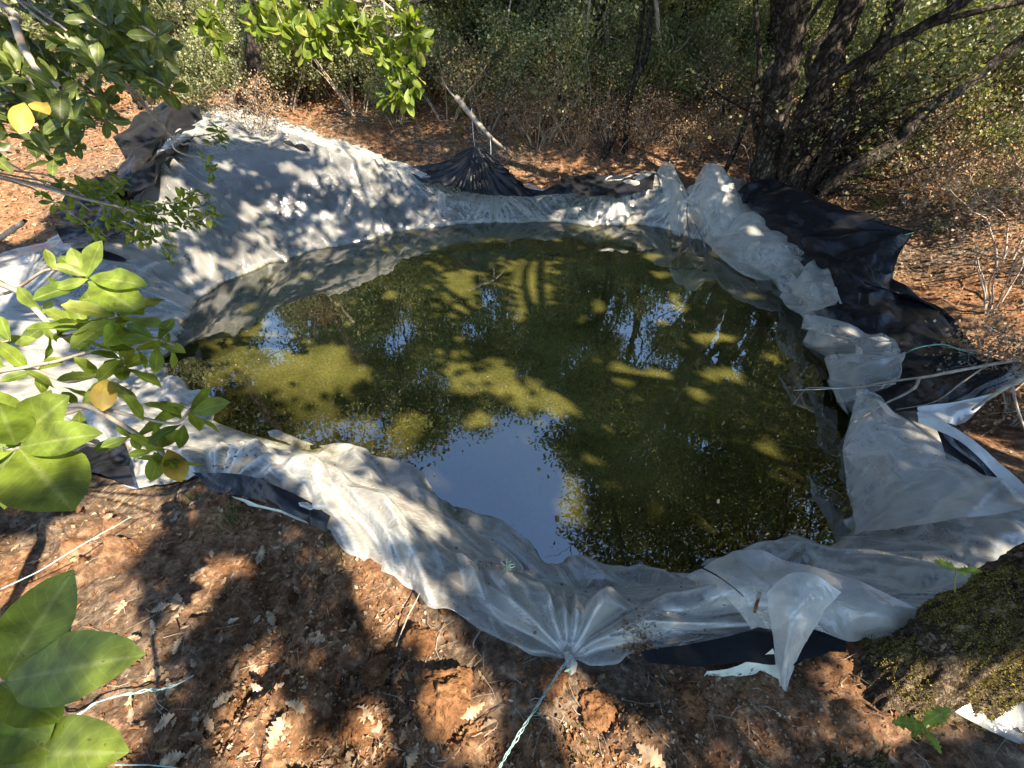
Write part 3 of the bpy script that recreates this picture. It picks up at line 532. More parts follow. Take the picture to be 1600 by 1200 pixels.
stick([P(1092, 884, .5), P(1120, 900, .52), P(1145, 918, .52), P(1160, 932, .5)], .0028, .0012, 'dark curved twig on the folded liner near the trunk', M_BARK, name='twig', cat='twig')
stick([P(1186, 925, .5), P(1182, 940, .49), P(1178, 958, .47)], .007, .004, 'short rotten brown stick in a liner fold', M_CLOD)
stick([P(618, 1010, .36), P(640, 960, .40), P(655, 925, .42)], .003, .0015, 'pale bare twig standing on the clods under the near liner edge', name='twig', cat='twig')
stick([P(760, 1040, .36), P(740, 1010, .37), P(752, 985, .39)], .003, .0015, 'thin curled twig on the red soil below the liner', name='twig', cat='twig')

# ------------------------------------------------------------------ the mossy leaning trunk and an unseen canopy shaped to cast the dapple
rng = np.random.default_rng(5)
sk = catmull(np.array([P(1270, 1250, .08), P(1350, 1140, .22), PD(1480, 1035, 1.36), PD(1600, 977, 1.32), PD(1760, 890, 1.25), (2.45, .45, 2.3), (2.9, .15, 3.4), (3.3, -.1, 4.4)]), 150)
Tt, Nn, Bb = frames(sk); ns = 150; aa = np.linspace(0, 2 * np.pi, ns, endpoint=False)
ringv = Nn[:, None] * np.cos(aa)[None, :, None] + Bb[:, None] * np.sin(aa)[None, :, None]
rad = np.interp(np.linspace(0, 1, 150), [0, .08, .16, .3, .5, 1], [.32, .21, .140, .130, .13, .12])
sp3 = sk[:, None] + ringv * rad[:, None, None]
spn = np.concatenate([ringv * 1.0 + 0 * sp3], -1) + (np.linspace(0, 8, 150)[:, None, None] * np.array([.25, 0, 0]))
lobes = .97 + .12 * noise(spn, 2.5, 7) + .07 * ridge(spn, 5, 8) + .07 * ridge(spn * np.array([1.6, 1, 1]), 9, 9) - .05 * (ridge(spn, 14, 29) > .72) + .03 * noise(spn, 24, 3) + .02 * noise(spn, 50, 4)
sp3 = sk[:, None] + ringv * (rad[:, None] * lobes)[..., None]
oak = empty('leaning_oak', tuple(P(1330, 1160, .25)), 'mossy leaning oak with thick trunk crossing the lower right corner', 'tree')
def child(name, me, root):
    o = link(name, me, root); o.matrix_parent_inverse.identity(); o.location = tuple(-np.array(root.location)) if True else (0, 0, 0); return o
tr_o = child('trunk', make_mesh('trunk', sp3.reshape(-1, 3), grid_faces(150, ns, False).reshape(-1, 4), M_MOSSBARK), oak)
# close the tube seam
Fc = []
for i in range(149): Fc.append((i * ns + ns - 1, (i + 1) * ns + ns - 1, (i + 1) * ns, i * ns))
tr_o.data = make_mesh('trunk', sp3.reshape(-1, 3), np.concatenate([grid_faces(150, ns), np.array(Fc)]), M_MOSSBARK)
# moss fuzz
nm_ = 170000; iu = (rng.random(nm_) ** 1.3 * 100).astype(int); ju = rng.integers(0, ns, nm_)
pos = sp3[iu, ju]; nr = ringv[iu, ju]
pos = pos + (sp3[np.minimum(iu + 1, 149), ju] - pos) * rng.random((nm_, 1)) + (sp3[iu, (ju + 1) % ns] - sp3[iu, ju]) * rng.random((nm_, 1))
keep = (noise(pos, 5, 21) + .35 * noise(pos, 17, 22) > -.12 ) & ~((np.abs(pos[:, 0] - PD(1500, 960, 1.2)[0]) < .06) & (noise(pos, 9, 5) > -.05) & (nr[:, 2] > .3))
pos, nr = pos[keep], nr[keep]; m_ = len(pos)
Xd = unit(nr + rng.normal(size=(m_, 3)) * .55); Xf, Yf, Zf = rand_frames(m_, rng, 0, Xd)
Vm, Fm = stamp(LEAF4[0] * np.array([1, .5, 1]), LEAF4[1], pos - nr * .002, Xf, Yf, Zf, rng.uniform(.003, .009, m_))
child('moss', make_mesh('moss', Vm, Fm, M_MOSS, False), oak)

def in_poly(x, y, poly):
    poly = np.asarray(poly, float); ins = np.zeros(x.shape, bool); j = len(poly) - 1
    for i in range(len(poly)):
        xi, yi = poly[i]; xj, yj = poly[j]
        ins ^= ((yi > y) != (yj > y)) & (x < (xj - xi) * (y - yi) / (yj - yi + 1e-12) + xi); j = i
    return ins
# gaps cut in the unseen canopy to let chosen sun patches through (px polygon, share lit, noise frequency)
LIT = [([(1380,900),(1640,800),(1640,960),(1480,1030),(1360,1010)], .40, 9), ([(1230,1040),(1340,1000),(1420,1080),(1300,1120)], .35, 11), ([(140,745),(250,765),(285,800),(210,850),(190,900),(215,1000),(235,1080),(175,1210),(-200,1210),(-200,880),(80,840)], 1, 0),
 ([(402,1005),(440,1080),(500,1210),(395,1210),(370,1080)], 1, 0), ([(515,850),(600,890),(650,960),(600,965),(555,905)], 1, 0), ([(640,960),(690,1010),(735,1120),(690,1150),(625,1030)], .85, 5),
 ([(470,690),(540,715),(620,770),(590,830),(540,830),(480,770),(420,700)], 1, 0), ([(620,760),(660,780),(700,850),(660,870),(600,830)], .55, 8),
 ([(-400,420),(260,440),(265,640),(420,690),(300,745),(60,720),(-400,640)], .47, 3.5), ([(225,230),(300,165),(420,175),(760,285),(760,340),(430,410),(330,440),(100,410)], .36, 5.0),
 ([(320,500),(440,490),(520,520),(545,600),(600,700),(520,690),(470,640),(430,600),(380,590),(350,560),(310,545)], 1, 0), ([(690,380),(900,380),(900,440),(860,500),(740,470),(690,420)], .6, 3), ([(730,520),(800,500),(860,560),(960,600),(980,640),(900,640),(820,600),(740,580)], .75, 3),
 ([(560,620),(640,650),(600,700),(570,690)], .5, 5), ([(300,160),(1150,150),(1180,250),(700,280),(400,190)], .72, 2.5), ([(1300,290),(1700,200),(1700,620),(1520,560),(1440,430),(1330,330)], .78, 2.5),
 ([(900,300),(1000,290),(1000,345),(880,345)], .5, 5), ([(1130,1070),(1190,1070),(1230,1140),(1160,1140)], .6, 8), ([(1440,655),(1500,645),(1500,665),(1450,670)], 1, 0), ([(820,1050),(1100,1080),(1100,1200),(820,1200)], .12, 9), ([(1420,550),(1470,540),(1470,570),(1430,580)], .8, 0),
 ([(-500,200),(180,300),(100,420),(-500,420)], .5, 2)]
SKYGAP = [(590,700),(640,665),(700,690),(760,640),(800,655),(860,650),(880,760),(860,830),(940,885),(960,905),(850,910),(700,790),(610,740)]
nL = 150000
tx = rng.uniform(-4.6, 6.5, nL); ty = rng.uniform(-2.2, 9.5, nL); hz = rng.uniform(3.6, 6.6, nL)
tp = np.stack([tx, ty, np.full(nL, .25)], -1); px, py = proj(tp); behind = (ty * C_ + (H - .25) * S_) < .15
jit = rng.normal(size=(nL, 3)) * np.array([1, 1, 0]) * (.065 * smooth(1.0, 1.6, ty - .0 * tx) + .02)[:, None]; lit = np.zeros(nL, bool)
for ox, oy in ((0, 0), (.055, 0), (-.055, 0), (0, .055), (0, -.055), (.04, .04), (-.04, -.04), (.04, -.04), (-.04, .04)):
    tq = tp + jit + np.array([ox, oy, 0]); px, py = proj(tq)
    for poly, share, fq in LIT:
        m_ = in_poly(px, py, poly) & ~behind
        if share < 1: m_ &= noise(tq, fq, 61) < (share - .55) * .9
        lit |= m_
fleck = (noise(tp, 4.2, 71) > .62)
tot = tp + SUN[None] * ((hz - .25) / SUN[2])[:, None]
mir = tot * np.array([1, 1, -1]); mx_, my_ = proj(mir); fwok = (mir[:, 1] * C_ - (mir[:, 2] - H) * S_) > .1
gap = in_poly(mx_, my_, SKYGAP) & fwok
dx_, dy_ = proj(tot); infr = (dx_ > -50) & (dx_ < 1650) & (dy_ > -50) & (dy_ < 1250) & ((tot[:, 1] * C_ - (tot[:, 2] - H) * S_) > 0.05)
keep = ~lit & ~fleck & ~gap & ~infr & ((ty < 6.0) | (rng.random(nL) < .3)) & ((tx < 3.2) | (ty < 1.8) | (rng.random(nL) < .35))
LP = tot[keep]; print('canopy leaves', len(LP))
X3, Y3, Z3 = rand_frames(len(LP), rng, 0)
Z3 = unit(Z3 * .5 + SUN * rng.choice([1, 1, .6], len(LP))[:, None]); X3 = unit(np.cross(Z3, unit(rng.normal(size=Z3.shape)))); Y3 = np.cross(Z3, X3)
sc_ = rng.uniform(.085, .125, len(LP)); Vc, Fcx = stamp((LEAF4[0] - np.array([.5, 0, 0])) * np.array([1, .62, .6]), LEAF4[1], LP, X3, Y3, Z3, sc_)
child('crown', make_mesh('crown', Vc, Fcx, M_LF_CROWN, False), oak)  # out-of-view leaves, placed along sun rays to shape the cast shade
def lit_at(q):
    t = q - SUN * ((q[:, 2:3] - .25) / SUN[2]); out = np.zeros(len(q), bool)
    for ox, oy in ((0, 0), (.06, 0), (-.06, 0), (0, .06), (0, -.06)):
        a, b = proj(t + np.array([ox, oy, 0])); bh = (t[:, 1] * C_ + (H - .25) * S_) < .15
        for poly, share, fq in LIT:
            if share > .7: out |= in_poly(a, b, poly) & ~bh
    return out
g = Geo(); got = 0
for k_ in range(900):                                      # limbs through the unseen canopy, kept off its sun gaps
    tgt = LP[rng.integers(len(LP))]; t0 = sk[rng.integers(136, 150)]; mid = t0 * .5 + tgt * .5 + np.array([rng.normal() * .3, rng.normal() * .3, .5]); lp = catmull(np.array([t0, mid, tgt]), 14)
    if lit_at(catmull(lp, 60)).any(): continue
    g.tube(lp, np.linspace(.05, .008, 14), 6, .2); got += 1
    if got > 22: break
child('limbs', g.mesh('limbs', M_BARK), oak)

# ------------------------------------------------------------------ tree growing
def grow(rng, p, d, r, Ln, lev, maxlev, G_, tips, spread=.6, upw=.15, sides=7):
    k = 7; pts = [p]; dd = d
    for i in range(k - 1):
        dd = unit(dd + rng.normal(size=3) * .16 + np.array([0, 0, upw * .3])); pts.append(pts[-1] + dd * Ln / (k - 1))
    pts = np.array(pts); r1 = r * (.62 if lev < maxlev else .3)
    G_.tube(pts, np.linspace(r, r1, k), max(4, sides - lev), .2 if lev < 2 else 0)
    if lev >= maxlev - 1: tips += [pts[3], pts[5], pts[-1]]
    if lev == maxlev: return
    for j in range(rng.integers(2, 4)):
        at = pts[-1] if j < 2 else pts[rng.integers(3, 6)]
        nd = unit(dd + rng.normal(size=3) * spread + np.array([0, 0, upw])); grow(rng, at, nd, r1 * rng.uniform(.65, .95), Ln * rng.uniform(.62, .85), lev + 1, maxlev, G_, tips, spread, upw, sides)
def foliage(rng, tips, per, sigma, size, tmpl=LEAF4, wid=.55, up=.8, flat=.7):
    tips = np.array(tips); c = tips[rng.integers(0, len(tips), len(tips) * per)]; n = len(c)
    pos = c + rng.normal(size=(n, 3)) * sigma * np.array([1, 1, flat]); X_, Y_, Z_ = rand_frames(n, rng, up)
    s = rng.uniform(.7, 1.3, n) * size; return stamp(tmpl[0] * np.array([1, wid * 2 * .5 / .5, 1]), tmpl[1], pos, X_, Y_, Z_, s)
def tree_from(name, loc, label, stems, seed, per=60, sigma=.22, size=.06, mat=M_LF_DARK, bark=M_BARK, maxlev=4, L0=1.5, group=None, cat='tree', crown_name='crown', upw=.2, spread=.6):
    rng = np.random.default_rng(seed); root = empty(name, loc, label, cat, group); tips = []; loc = np.array(loc)
    for st, r0, r1, ext in stems:
        g = Geo(); b = catmull(np.array(st) - loc, max(12, len(st) * 8)); b = b + .02 * np.stack([noise(b, 2, seed), noise(b, 2, seed + 1), b[:, 0] * 0], -1)
        g.tube(b, np.linspace(r0, r1, len(b)), 12, .35, seed)
        if ext:
            d = unit(b[-1] - b[-4]); grow(rng, b[-1], d, r1, L0, 0, ext, g, tips, spread, upw)
        link('trunk', g.mesh('trunk', bark), root)
    if tips:
        Vl, Fl = foliage(rng, tips, per, sigma, size); 
        p4 = Vl.reshape(-1, 4, 3); w = p4.mean(1) + loc; mm = w * np.array([1, 1, -1]); a, b_ = proj(mm); ok = ~in_poly(a, b_, SKYGAP); p4 = p4[ok]
        Vl = p4.reshape(-1, 3); Fl = np.arange(len(Vl)).reshape(-1, 4)
        link(crown_name, make_mesh(crown_name, Vl, Fl, mat, False), root)
    return root
# multi-stemmed oak at the right behind the pond
def SY(*q): return [PY(a, b, y) for a, b, y in q]
b0 = G(1240, 292)
tree_from('oak_tree', tuple(b0), 'dark multi stemmed oak behind the large black flap', [
 (SY((1190,300,5.6),(1212,180,5.6),(1230,80,5.6),(1252,-40,5.5))+[PY(1262,-200,5.4)], .15, .10, 4), (SY((1238,300,5.5),(1262,200,5.6),(1295,100,5.7),(1345,-30,5.9))+[PY(1380,-160,6)], .155, .10, 4),
 (SY((1262,300,5.4),(1310,215,5.4),(1355,120,5.5),(1400,20,5.6),(1430,-60,5.7)), .07, .045, 4), (SY((1285,300,5.3),(1330,262,5.2),(1400,225,5.2),(1440,180,5.2),(1500,140,5.3),(1600,60,5.4),(1700,-40,5.5)), .085, .04, 4),
 (SY((1270,300,5.6),(1300,240,5.9),(1345,160,6.3),(1385,60,6.6),(1400,-40,6.8)), .07, .045, 4), (SY((1220,290,5.5),(1236,200,5.2),(1290,130,4.9),(1370,80,4.6),(1480,20,4.4),(1560,-40,4.3)), .05, .03, 3),
 (SY((1210,290,5.7),(1180,200,5.9),(1195,120,6.0),(1240,60,6.1),(1300,-20,6.2)), .035, .02, 3), (SY((1265,290,5.3),(1320,180,5.1),(1355,90,5.0),(1450,40,4.9),(1560,10,4.8)), .04, .02, 3), (SY((1275,285,5.5),(1380,190,5.9),(1440,150,6.1),(1540,60,6.5),(1600,0,6.7)), .035, .02, 3), (SY((1240,285,5.5),(1270,170,5.3),(1262,90,5.2),(1310,30,5.2),(1330,-40,5.2)), .035, .02, 3),
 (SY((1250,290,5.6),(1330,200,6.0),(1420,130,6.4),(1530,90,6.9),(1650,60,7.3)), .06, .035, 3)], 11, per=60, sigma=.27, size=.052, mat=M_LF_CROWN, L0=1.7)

oak2 = [o for o in bpy.data.objects if o.name == 'oak_tree'][0]; r7 = np.random.default_rng(91); gt = Geo(); tp7 = []
stems7 = [catmull(np.array([np.array(v.co) for v in list(c.data.vertices)[::12][:10]]), 24) for c in oak2.children if c.name.startswith('trunk')]
for _ in range(85):
    st = stems7[r7.integers(len(stems7))]; p0 = st[r7.integers(4, 24)]; d = unit(np.array([r7.normal() * .7 + .35, r7.normal() * .5 - .1, r7.uniform(.1, 1.2)])); ln = r7.uniform(.5, 1.6); pts = [p0]
    for k in range(5): d = unit(d + r7.normal(size=3) * .28); pts.append(pts[-1] + d * ln / 5)
    gt.tube(catmull(np.array(pts), 14), np.linspace(.014, .003, 14) * r7.uniform(.5, 1.2), 5, .2)
    if r7.random() < .12: tp7 += pts[2:]
    for k in range(2): d2 = unit(d + r7.normal(size=3) * .7); q0 = pts[r7.integers(2, 5)]; gt.tube(np.array([q0, q0 + d2 * .15 + [0, 0, .02], q0 + d2 * .32]), np.array([.005, .004, .0015]), 4); tp7 += [q0 + d2 * .3] * int(r7.random() < .3)
link('side_branches', gt.mesh('side_branches', M_BARK), oak2); Vl, Fl = foliage(r7, tp7, 9, .09, .034); link('low_foliage', make_mesh('low_foliage', Vl, Fl, M_LF_OLIVE, False), oak2)

# background tree kinds, each with its own skeleton, copied over the slope
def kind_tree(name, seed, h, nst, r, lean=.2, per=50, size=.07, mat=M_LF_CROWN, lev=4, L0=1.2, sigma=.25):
    rng = np.random.default_rng(seed); stems = []
    for k in range(nst):
        a = rng.uniform(0, 6.28); l = rng.uniform(.2, 1) * lean; d = np.array([math.cos(a) * l, math.sin(a) * l, 1])
        p0 = np.array([math.cos(a), math.sin(a), 0]) * .12 * (nst > 1); pts = [p0 - np.array([0, 0, .3])]
        for i in range(1, 5): pts.append(p0 + d * h * i / 4 + rng.normal(size=3) * h * .03)
        stems.append((pts, r * rng.uniform(.7, 1.2), r * .55, lev))
    return tree_from(name, (0, 0, 0), 'x', stems, seed, per, sigma, size, mat, maxlev=lev, L0=L0)
SG = SKYGAP; SKYGAP = [(0, 0), (1, 0), (0, 1)]
K = [kind_tree('evergreen_tree', 101, 2.8, 2, .09, .25, 36, .072), kind_tree('evergreen_tree', 102, 2.2, 3, .06, .4, 34, .07), kind_tree('evergreen_tree', 103, 3.4, 1, .12, .15, 38, .075)]
def kind_shrub(name, seed, h, nst, per, size, mat, lev=3, sp=.8):
    rng = np.random.default_rng(seed); stems = []
    for k in range(nst):
        a = rng.uniform(0, 6.28); d = np.array([math.cos(a) * .7, math.sin(a) * .7, 1]) * h * .35; p0 = np.array([math.cos(a), math.sin(a), 0]) * .06
        stems.append(([p0 - [0, 0, .1], p0 + d * .5, p0 + d], .014, .008, lev))
    r = tree_from(name, (0, 0, 0), 'x', stems, seed, per, .11, size, mat, M_TWIG, lev, h * .38, None, 'shrub', 'foliage', .05, sp)
    for c in r.children:
        if c.name.startswith('trunk'): c.name = 'stem'
    return r
Sx = [kind_shrub('shrub', 201, 1.1, 6, 20, .036, M_LF_DARK), kind_shrub('shrub', 202, .8, 7, 18, .030, M_LF_OLIVE), kind_shrub('shrub', 203, 1.4, 6, 14, .040, M_LF_DARK)]
Bx = [kind_shrub('dry_bush', 204, 1.2, 8, 3, .03, M_LITTER, 3, .9), kind_shrub('dry_bush', 205, .8, 9, 3, .03, M_LITTER, 3, 1.1)]
used = set()
placed = []
def put(root, x, y, s, rz, lab, cat, grp):
    o = root if id(root) not in used else copy_tree(root); used.add(id(root))
    o.location = (x, y, gz(x, y)[0] - .05); o.rotation_euler = (0, 0, rz); o.scale = (s, s, s * rng.uniform(.9, 1.15)); o['label'] = lab; o['category'] = cat; o['group'] = grp
    placed.append((o, x, y)); return o
rng = np.random.default_rng(77)
trees = [(0, -4.6, 9.6, .85), (1, -2.5, 9.2, .62), (2, -5.6, 8.0, 1.2), (0, -7.6, 6.6, 1.3), (1, .9, 9.2, .8), (2, 2.9, 9.4, 1.05), (0, 3.9, 8.6, 1.35), (1, -6.9, 4.2, 1.1), (0, -.9, 11.0, .85), (2, 5.6, 10.6, 1.5), (1, 9.0, 9.6, 1.3), (2, -9.5, 9.5, 1.3),
 (0, -3.0, 12.5, 1.2), (1, .8, 13.2, 1.2), (2, 3.4, 13.6, 1.3), (0, 7.5, 13.5, 1.3), (1, -7.0, 13.0, 1.2), (2, -11, 14, 1.4), (0, 11.5, 13, 1.5), (1, -5, 17, 1.3), (2, 0, 17.5, 1.3), (0, 4.8, 18, 1.4), (1, 9.5, 18, 1.4), (2, 14.5, 17, 1.5), (0, -10, 19, 1.4), (1, -15, 17, 1.4), (0, -2.5, 22, 1.5), (1, 3, 23, 1.5), (2, 8, 24, 1.6), (0, 14, 23, 1.6), (1, -8, 24, 1.5), (2, -14, 25, 1.6), (0, 20, 22, 1.7), (1, -20, 22, 1.6)]
for k_, x, y, s in trees: put(K[k_], x, y, s, rng.uniform(0, 6.28), '', 'tree', 'evergreen trees on the slope behind the pond')
c_sh = 0
cand = []
for px_, py_ in [(660,130),(560,180),(520,150),(450,170),(480,110),(620,60),(700,60),(760,90),(830,60),(880,110),(930,150),(860,170),(760,160),(700,190),(620,200),(1020,120),(1090,90),(1150,60),(1130,150),(1180,200),(960,60),(1060,30),(340,120),(280,80),(200,130),(380,60),(90,200),(1480,260),(1540,220),(1580,260),(1440,230),(1500,170),(1570,150),(1400,260),(1590,340),(1170,110),(900,20),(1000,20),(540,30),(800,20),(720,20),(1450,110),(1590,80),(1350,200),(640,20),(420,30),(300,20),(120,60),(40,90),(1100,20),(1200,30),(1520,30)]:
    q = G(px_, py_); cand.append((q, 0))
r6 = np.random.default_rng(66)
for _ in range(34):
    a_, b_ = (r6.uniform(330, 1180), r6.uniform(40, 190)) if _ < 24 else (r6.uniform(1300, 1600), r6.uniform(60, 260))
    if not (470 < a_ < 740 and b_ > 160): cand.append((G(a_, b_), 0))
for q, _ in cand:
    k_ = int(rng.integers(3)); s = rng.uniform(.6, 1.05) * (1 if q[1] < 10 else 1.5)
    put(Sx[k_], q[0], q[1], s, rng.uniform(0, 6.28), '', 'shrub', 'leafy shrubs on the slope behind the pond')
r5 = np.random.default_rng(55); XB = [(r5.uniform(330, 1200), r5.uniform(60, 215)) for _ in range(46)] + [(r5.uniform(1250, 1600), r5.uniform(120, 330)) for _ in range(16)] + [(r5.uniform(740, 1180), r5.uniform(190, 250)) for _ in range(14)]
XB = [q_ for q_ in XB if not (470 < q_[0] < 740 and q_[1] > 165)]
for px_, py_ in XB + [(900,235),(960,240),(1010,225),(1070,235),(1120,225),(860,215),(1150,245),(1000,180),(920,190),(790,200),(820,120),(1560,620),(1590,660),(1560,480),(1500,330),(1580,420),(1380,240),(1100,180),(1180,260),(740,110),(980,110),(1240,250),(680,120),(330,140),(420,120),(600,100),(1040,160),(1300,250)]:
    q = G(px_, py_); mixq = (int(px_ * 7) % 2 == 0) and py_ < 200
    if mixq: put(Sx[int(rng.integers(3))], q[0], q[1], rng.uniform(.5, .8) * (1 if q[1] < 10 else 1.5), rng.uniform(0, 6.28), '', 'shrub', 'leafy shrubs on the slope behind the pond'); continue
    put(Bx[int(rng.integers(2))], q[0], q[1], rng.uniform(.45, .8) * (1 if q[1] < 10 else 1.4), rng.uniform(0, 6.28), '', 'bush', 'bare twiggy bushes on the slope behind the pond')
ORD = ['first','second','third','fourth','fifth','sixth','seventh','eighth','ninth','tenth','eleventh','twelfth','thirteenth','fourteenth','fifteenth','sixteenth','seventeenth','eighteenth','nineteenth','twentieth']
def ordinal(i):
    if i < 20: return ORD[i]
    t = {2: 'twenty', 3: 'thirty', 4: 'forty', 5: 'fifty', 6: 'sixty', 7: 'seventy', 8: 'eighty', 9: 'ninety'}[(i + 1) // 10]; u = (i + 1) % 10
    return (t[:-1] + 'ieth') if u == 0 else t + '-' + ORD[u - 1]
ZONES = [(-1e9, 560, 'behind the far left bank'), (560, 860, 'beyond the black peak'), (860, 1160, 'left of the multi stemmed oak'), (1160, 1e9, 'right of the multi stemmed oak')]
for cat_, txt in (('tree', 'evergreen tree'), ('shrub', 'green small leaved shrub'), ('bush', 'bare twiggy bush')):
    for z0, z1, zt in ZONES:
        ls = [(proj((x, y, 1.0))[0], o) for o, x, y in placed if o['category'] == cat_]; ls = sorted([q_ for q_ in ls if z0 <= q_[0] < z1], key=lambda q_: float(q_[0]))
        for i, (_, o) in enumerate(ls): o['label'] = f'{txt} {zt}, {ordinal(i)} counting from the left'
SKYGAP = SG

# ------------------------------------------------------------------ explicit thin trunks of the background
def thin(pts, r, label, ext=0, seed=0): 
    q = [PY(a, b, y) for a, b, y in pts]; base = np.array(q[0]); base[2] = gz(base[0], base[1])[0] - .05; q[0] = base
    tree_from('young_tree', tuple(base), label, [(q, r, r * .6, 3)], 300 + seed, per=16, sigma=.2, size=.06, mat=M_LF_OLIVE, L0=.9)
thin([(388,190,6.8),(398,120,6.9),(395,40,7),(385,-60,7),(380,-200,7)], .10, 'dark upright trunk behind the far left corner of the liner', seed=1)
thin([(945,225,7.6),(975,170,7.6),(1005,95,7.7),(1015,30,7.8),(1020,-80,7.9)], .055, 'dark slanting young trunk behind the far bank, centre right', seed=2)
thin([(983,190,7.7),(990,120,7.8),(1003,40,7.9),(1005,-70,8)], .04, 'thin upright young trunk right of the slanting one', seed=3)
thin([(1128,265,6.6),(1165,190,6.7),(1185,110,6.8),(1180,20,6.9),(1178,-80,7)], .035, 'crooked young trunk just left of the multi stemmed oak', seed=4)
thin([(1040,170,9.5),(1046,110,9.5),(1052,30,9.6),(1056,-60,9.6)], .09, 'pale sunlit trunk on the slope beyond the far bank', seed=5)
thin([(870,185,8.5),(880,110,8.6),(876,30,8.6),(880,-60,8.7)], .035, 'slim dark trunk above the black peak', seed=6)
thin([(1545,330,6.0),(1500,240,6.1),(1480,140,6.2),(1490,-20,6.3)], .05, 'mossy young trunk on the right slope', seed=7)

r9 = np.random.default_rng(404); gp = []
for i in range(16):
    x0 = 300 + i * 58 + r9.uniform(-25, 25); yb = r9.uniform(120, 205); d0 = G(x0, yb)[1]; ln = r9.uniform(-35, 60)
    if 440 < x0 < 740: yb = min(yb, 160); d0 = G(x0, yb)[1]
    q = [G(x0, yb)] + [PY(x0 + ln * t, yb - (yb + 60) * t, d0 + .2 * t) for t in (.33, .66, 1)]
    g = Geo(); base = q[0].copy(); b = catmull(np.array(q) - base, 20); b = b + .05 * np.stack([noise(b, 1.5, i), noise(b, 1.5, i + 40), b[:, 0] * 0], -1); r0 = r9.uniform(.018, .05) * d0 / 8; g.tube(b, np.linspace(r0, r0 * .5, 20), 7, .3, i)
    o = empty('sapling', tuple(base), 'x', 'sapling', 'thin bare saplings among the shrubs behind the pond'); 
    for k in range(7): j = r9.integers(5, 19); dd = unit(r9.normal(size=3) * np.array([1, .5, .4]) + [0, 0, .5]) * r9.uniform(.2, .6) * d0 / 8; g.tube(catmull(np.array([b[j], b[j] + dd * .5 + r9.normal(size=3) * .05, b[j] + dd]), 8), np.linspace(r0 * .35, r0 * .1, 8), 4)
    link('trunk', g.mesh('trunk', M_TWIG if i % 3 else M_BARK), o); gp.append((x0, o))
for i, (_, o) in enumerate(sorted(gp, key=lambda q_: q_[0])): o['label'] = f'thin bare sapling stem behind the pond, {ordinal(i)} of them from the left'

# ------------------------------------------------------------------ near branches of the strawberry tree on the left
LT = leaf_template(10, .10, .16, 1.3)
def rosette_branches(root, specs, seed, mat, leafsize, per=6, name='leaf_spray', barkr=.004, yellow=0):
    rng = np.random.default_rng(seed)
    for pts, r0, nodes in specs:
        g = Geo(); b = catmull(np.array(pts), 30); b = b + .006 * np.stack([noise(b, 9, 1), noise(b, 9, 2), noise(b, 9, 3)], -1); loc = np.array(root.location)
        g.tube(b - loc, np.linspace(r0, r0 * .45, 30), 7, .25); br = link('branch', g.mesh('branch', M_TWIG), root)
        Ps = []; Xs = []; Zs = []; Ss = []
        for t, k, ls in nodes:
            i = min(29, int(t * 29)); c = b[i]
            ax = unit(unit(b[i] - b[max(i - 2, 0)]) * .6 + rng.normal(size=3) * .25 + np.array([0, 0, .5])); u = unit(np.cross(ax, [0.3, .9, .1])); v = np.cross(ax, u)
            for j in range(k):
                a = j * 2.4 + rng.uniform(-.3, .3); el = rng.uniform(-.1, .75); d = unit((u * math.cos(a) + v * math.sin(a)) * math.cos(el) + ax * math.sin(el) + np.array([0, 0, -.12]))
                Ps.append(c + d * .004 - ax * rng.uniform(0, .025)); Xs.append(d); Zs.append(unit(ax + rng.normal(size=3) * .3)); Ss.append(leafsize * ls * rng.uniform(.7, 1.15))
        if not Ps: continue
        Xs = np.array(Xs); Zs = np.array(Zs); Zs = unit(Zs - Xs * (Zs * Xs).sum(1, keepdims=True)); Ys = np.cross(Zs, Xs)
        V, Fq = stamp(LT[0] * np.array([1, .42, .7]), LT[1], np.array(Ps) - loc, Xs, Ys, Zs, np.array(Ss)); link('foliage', make_mesh('foliage', V, Fq, mat, True, midattr(V, len(LT[0]))), br)
def ND(*q): return [PD(a, b, d) for a, b, d in q]
near = empty('strawberry_tree', (-1.5, .35, gz(-1.5, .35)[0] - .05), 'strawberry tree with bright broad leaves reaching in from the left edge', 'tree')
def bole(root, pts, r0, r1):
    g = Geo(); b = catmull(np.array(pts), 30); g.tube(b - np.array(root.location), np.linspace(r0, r1, 30), 12, .3); return link('trunk', g.mesh('trunk', M_BARK), root)
A0 = np.array((-1.28, .62, 1.35)); bole(near, [(-1.5, .35, .2), (-1.48, .4, .7), (-1.38, .5, 1.1), tuple(A0)], .035, .015)
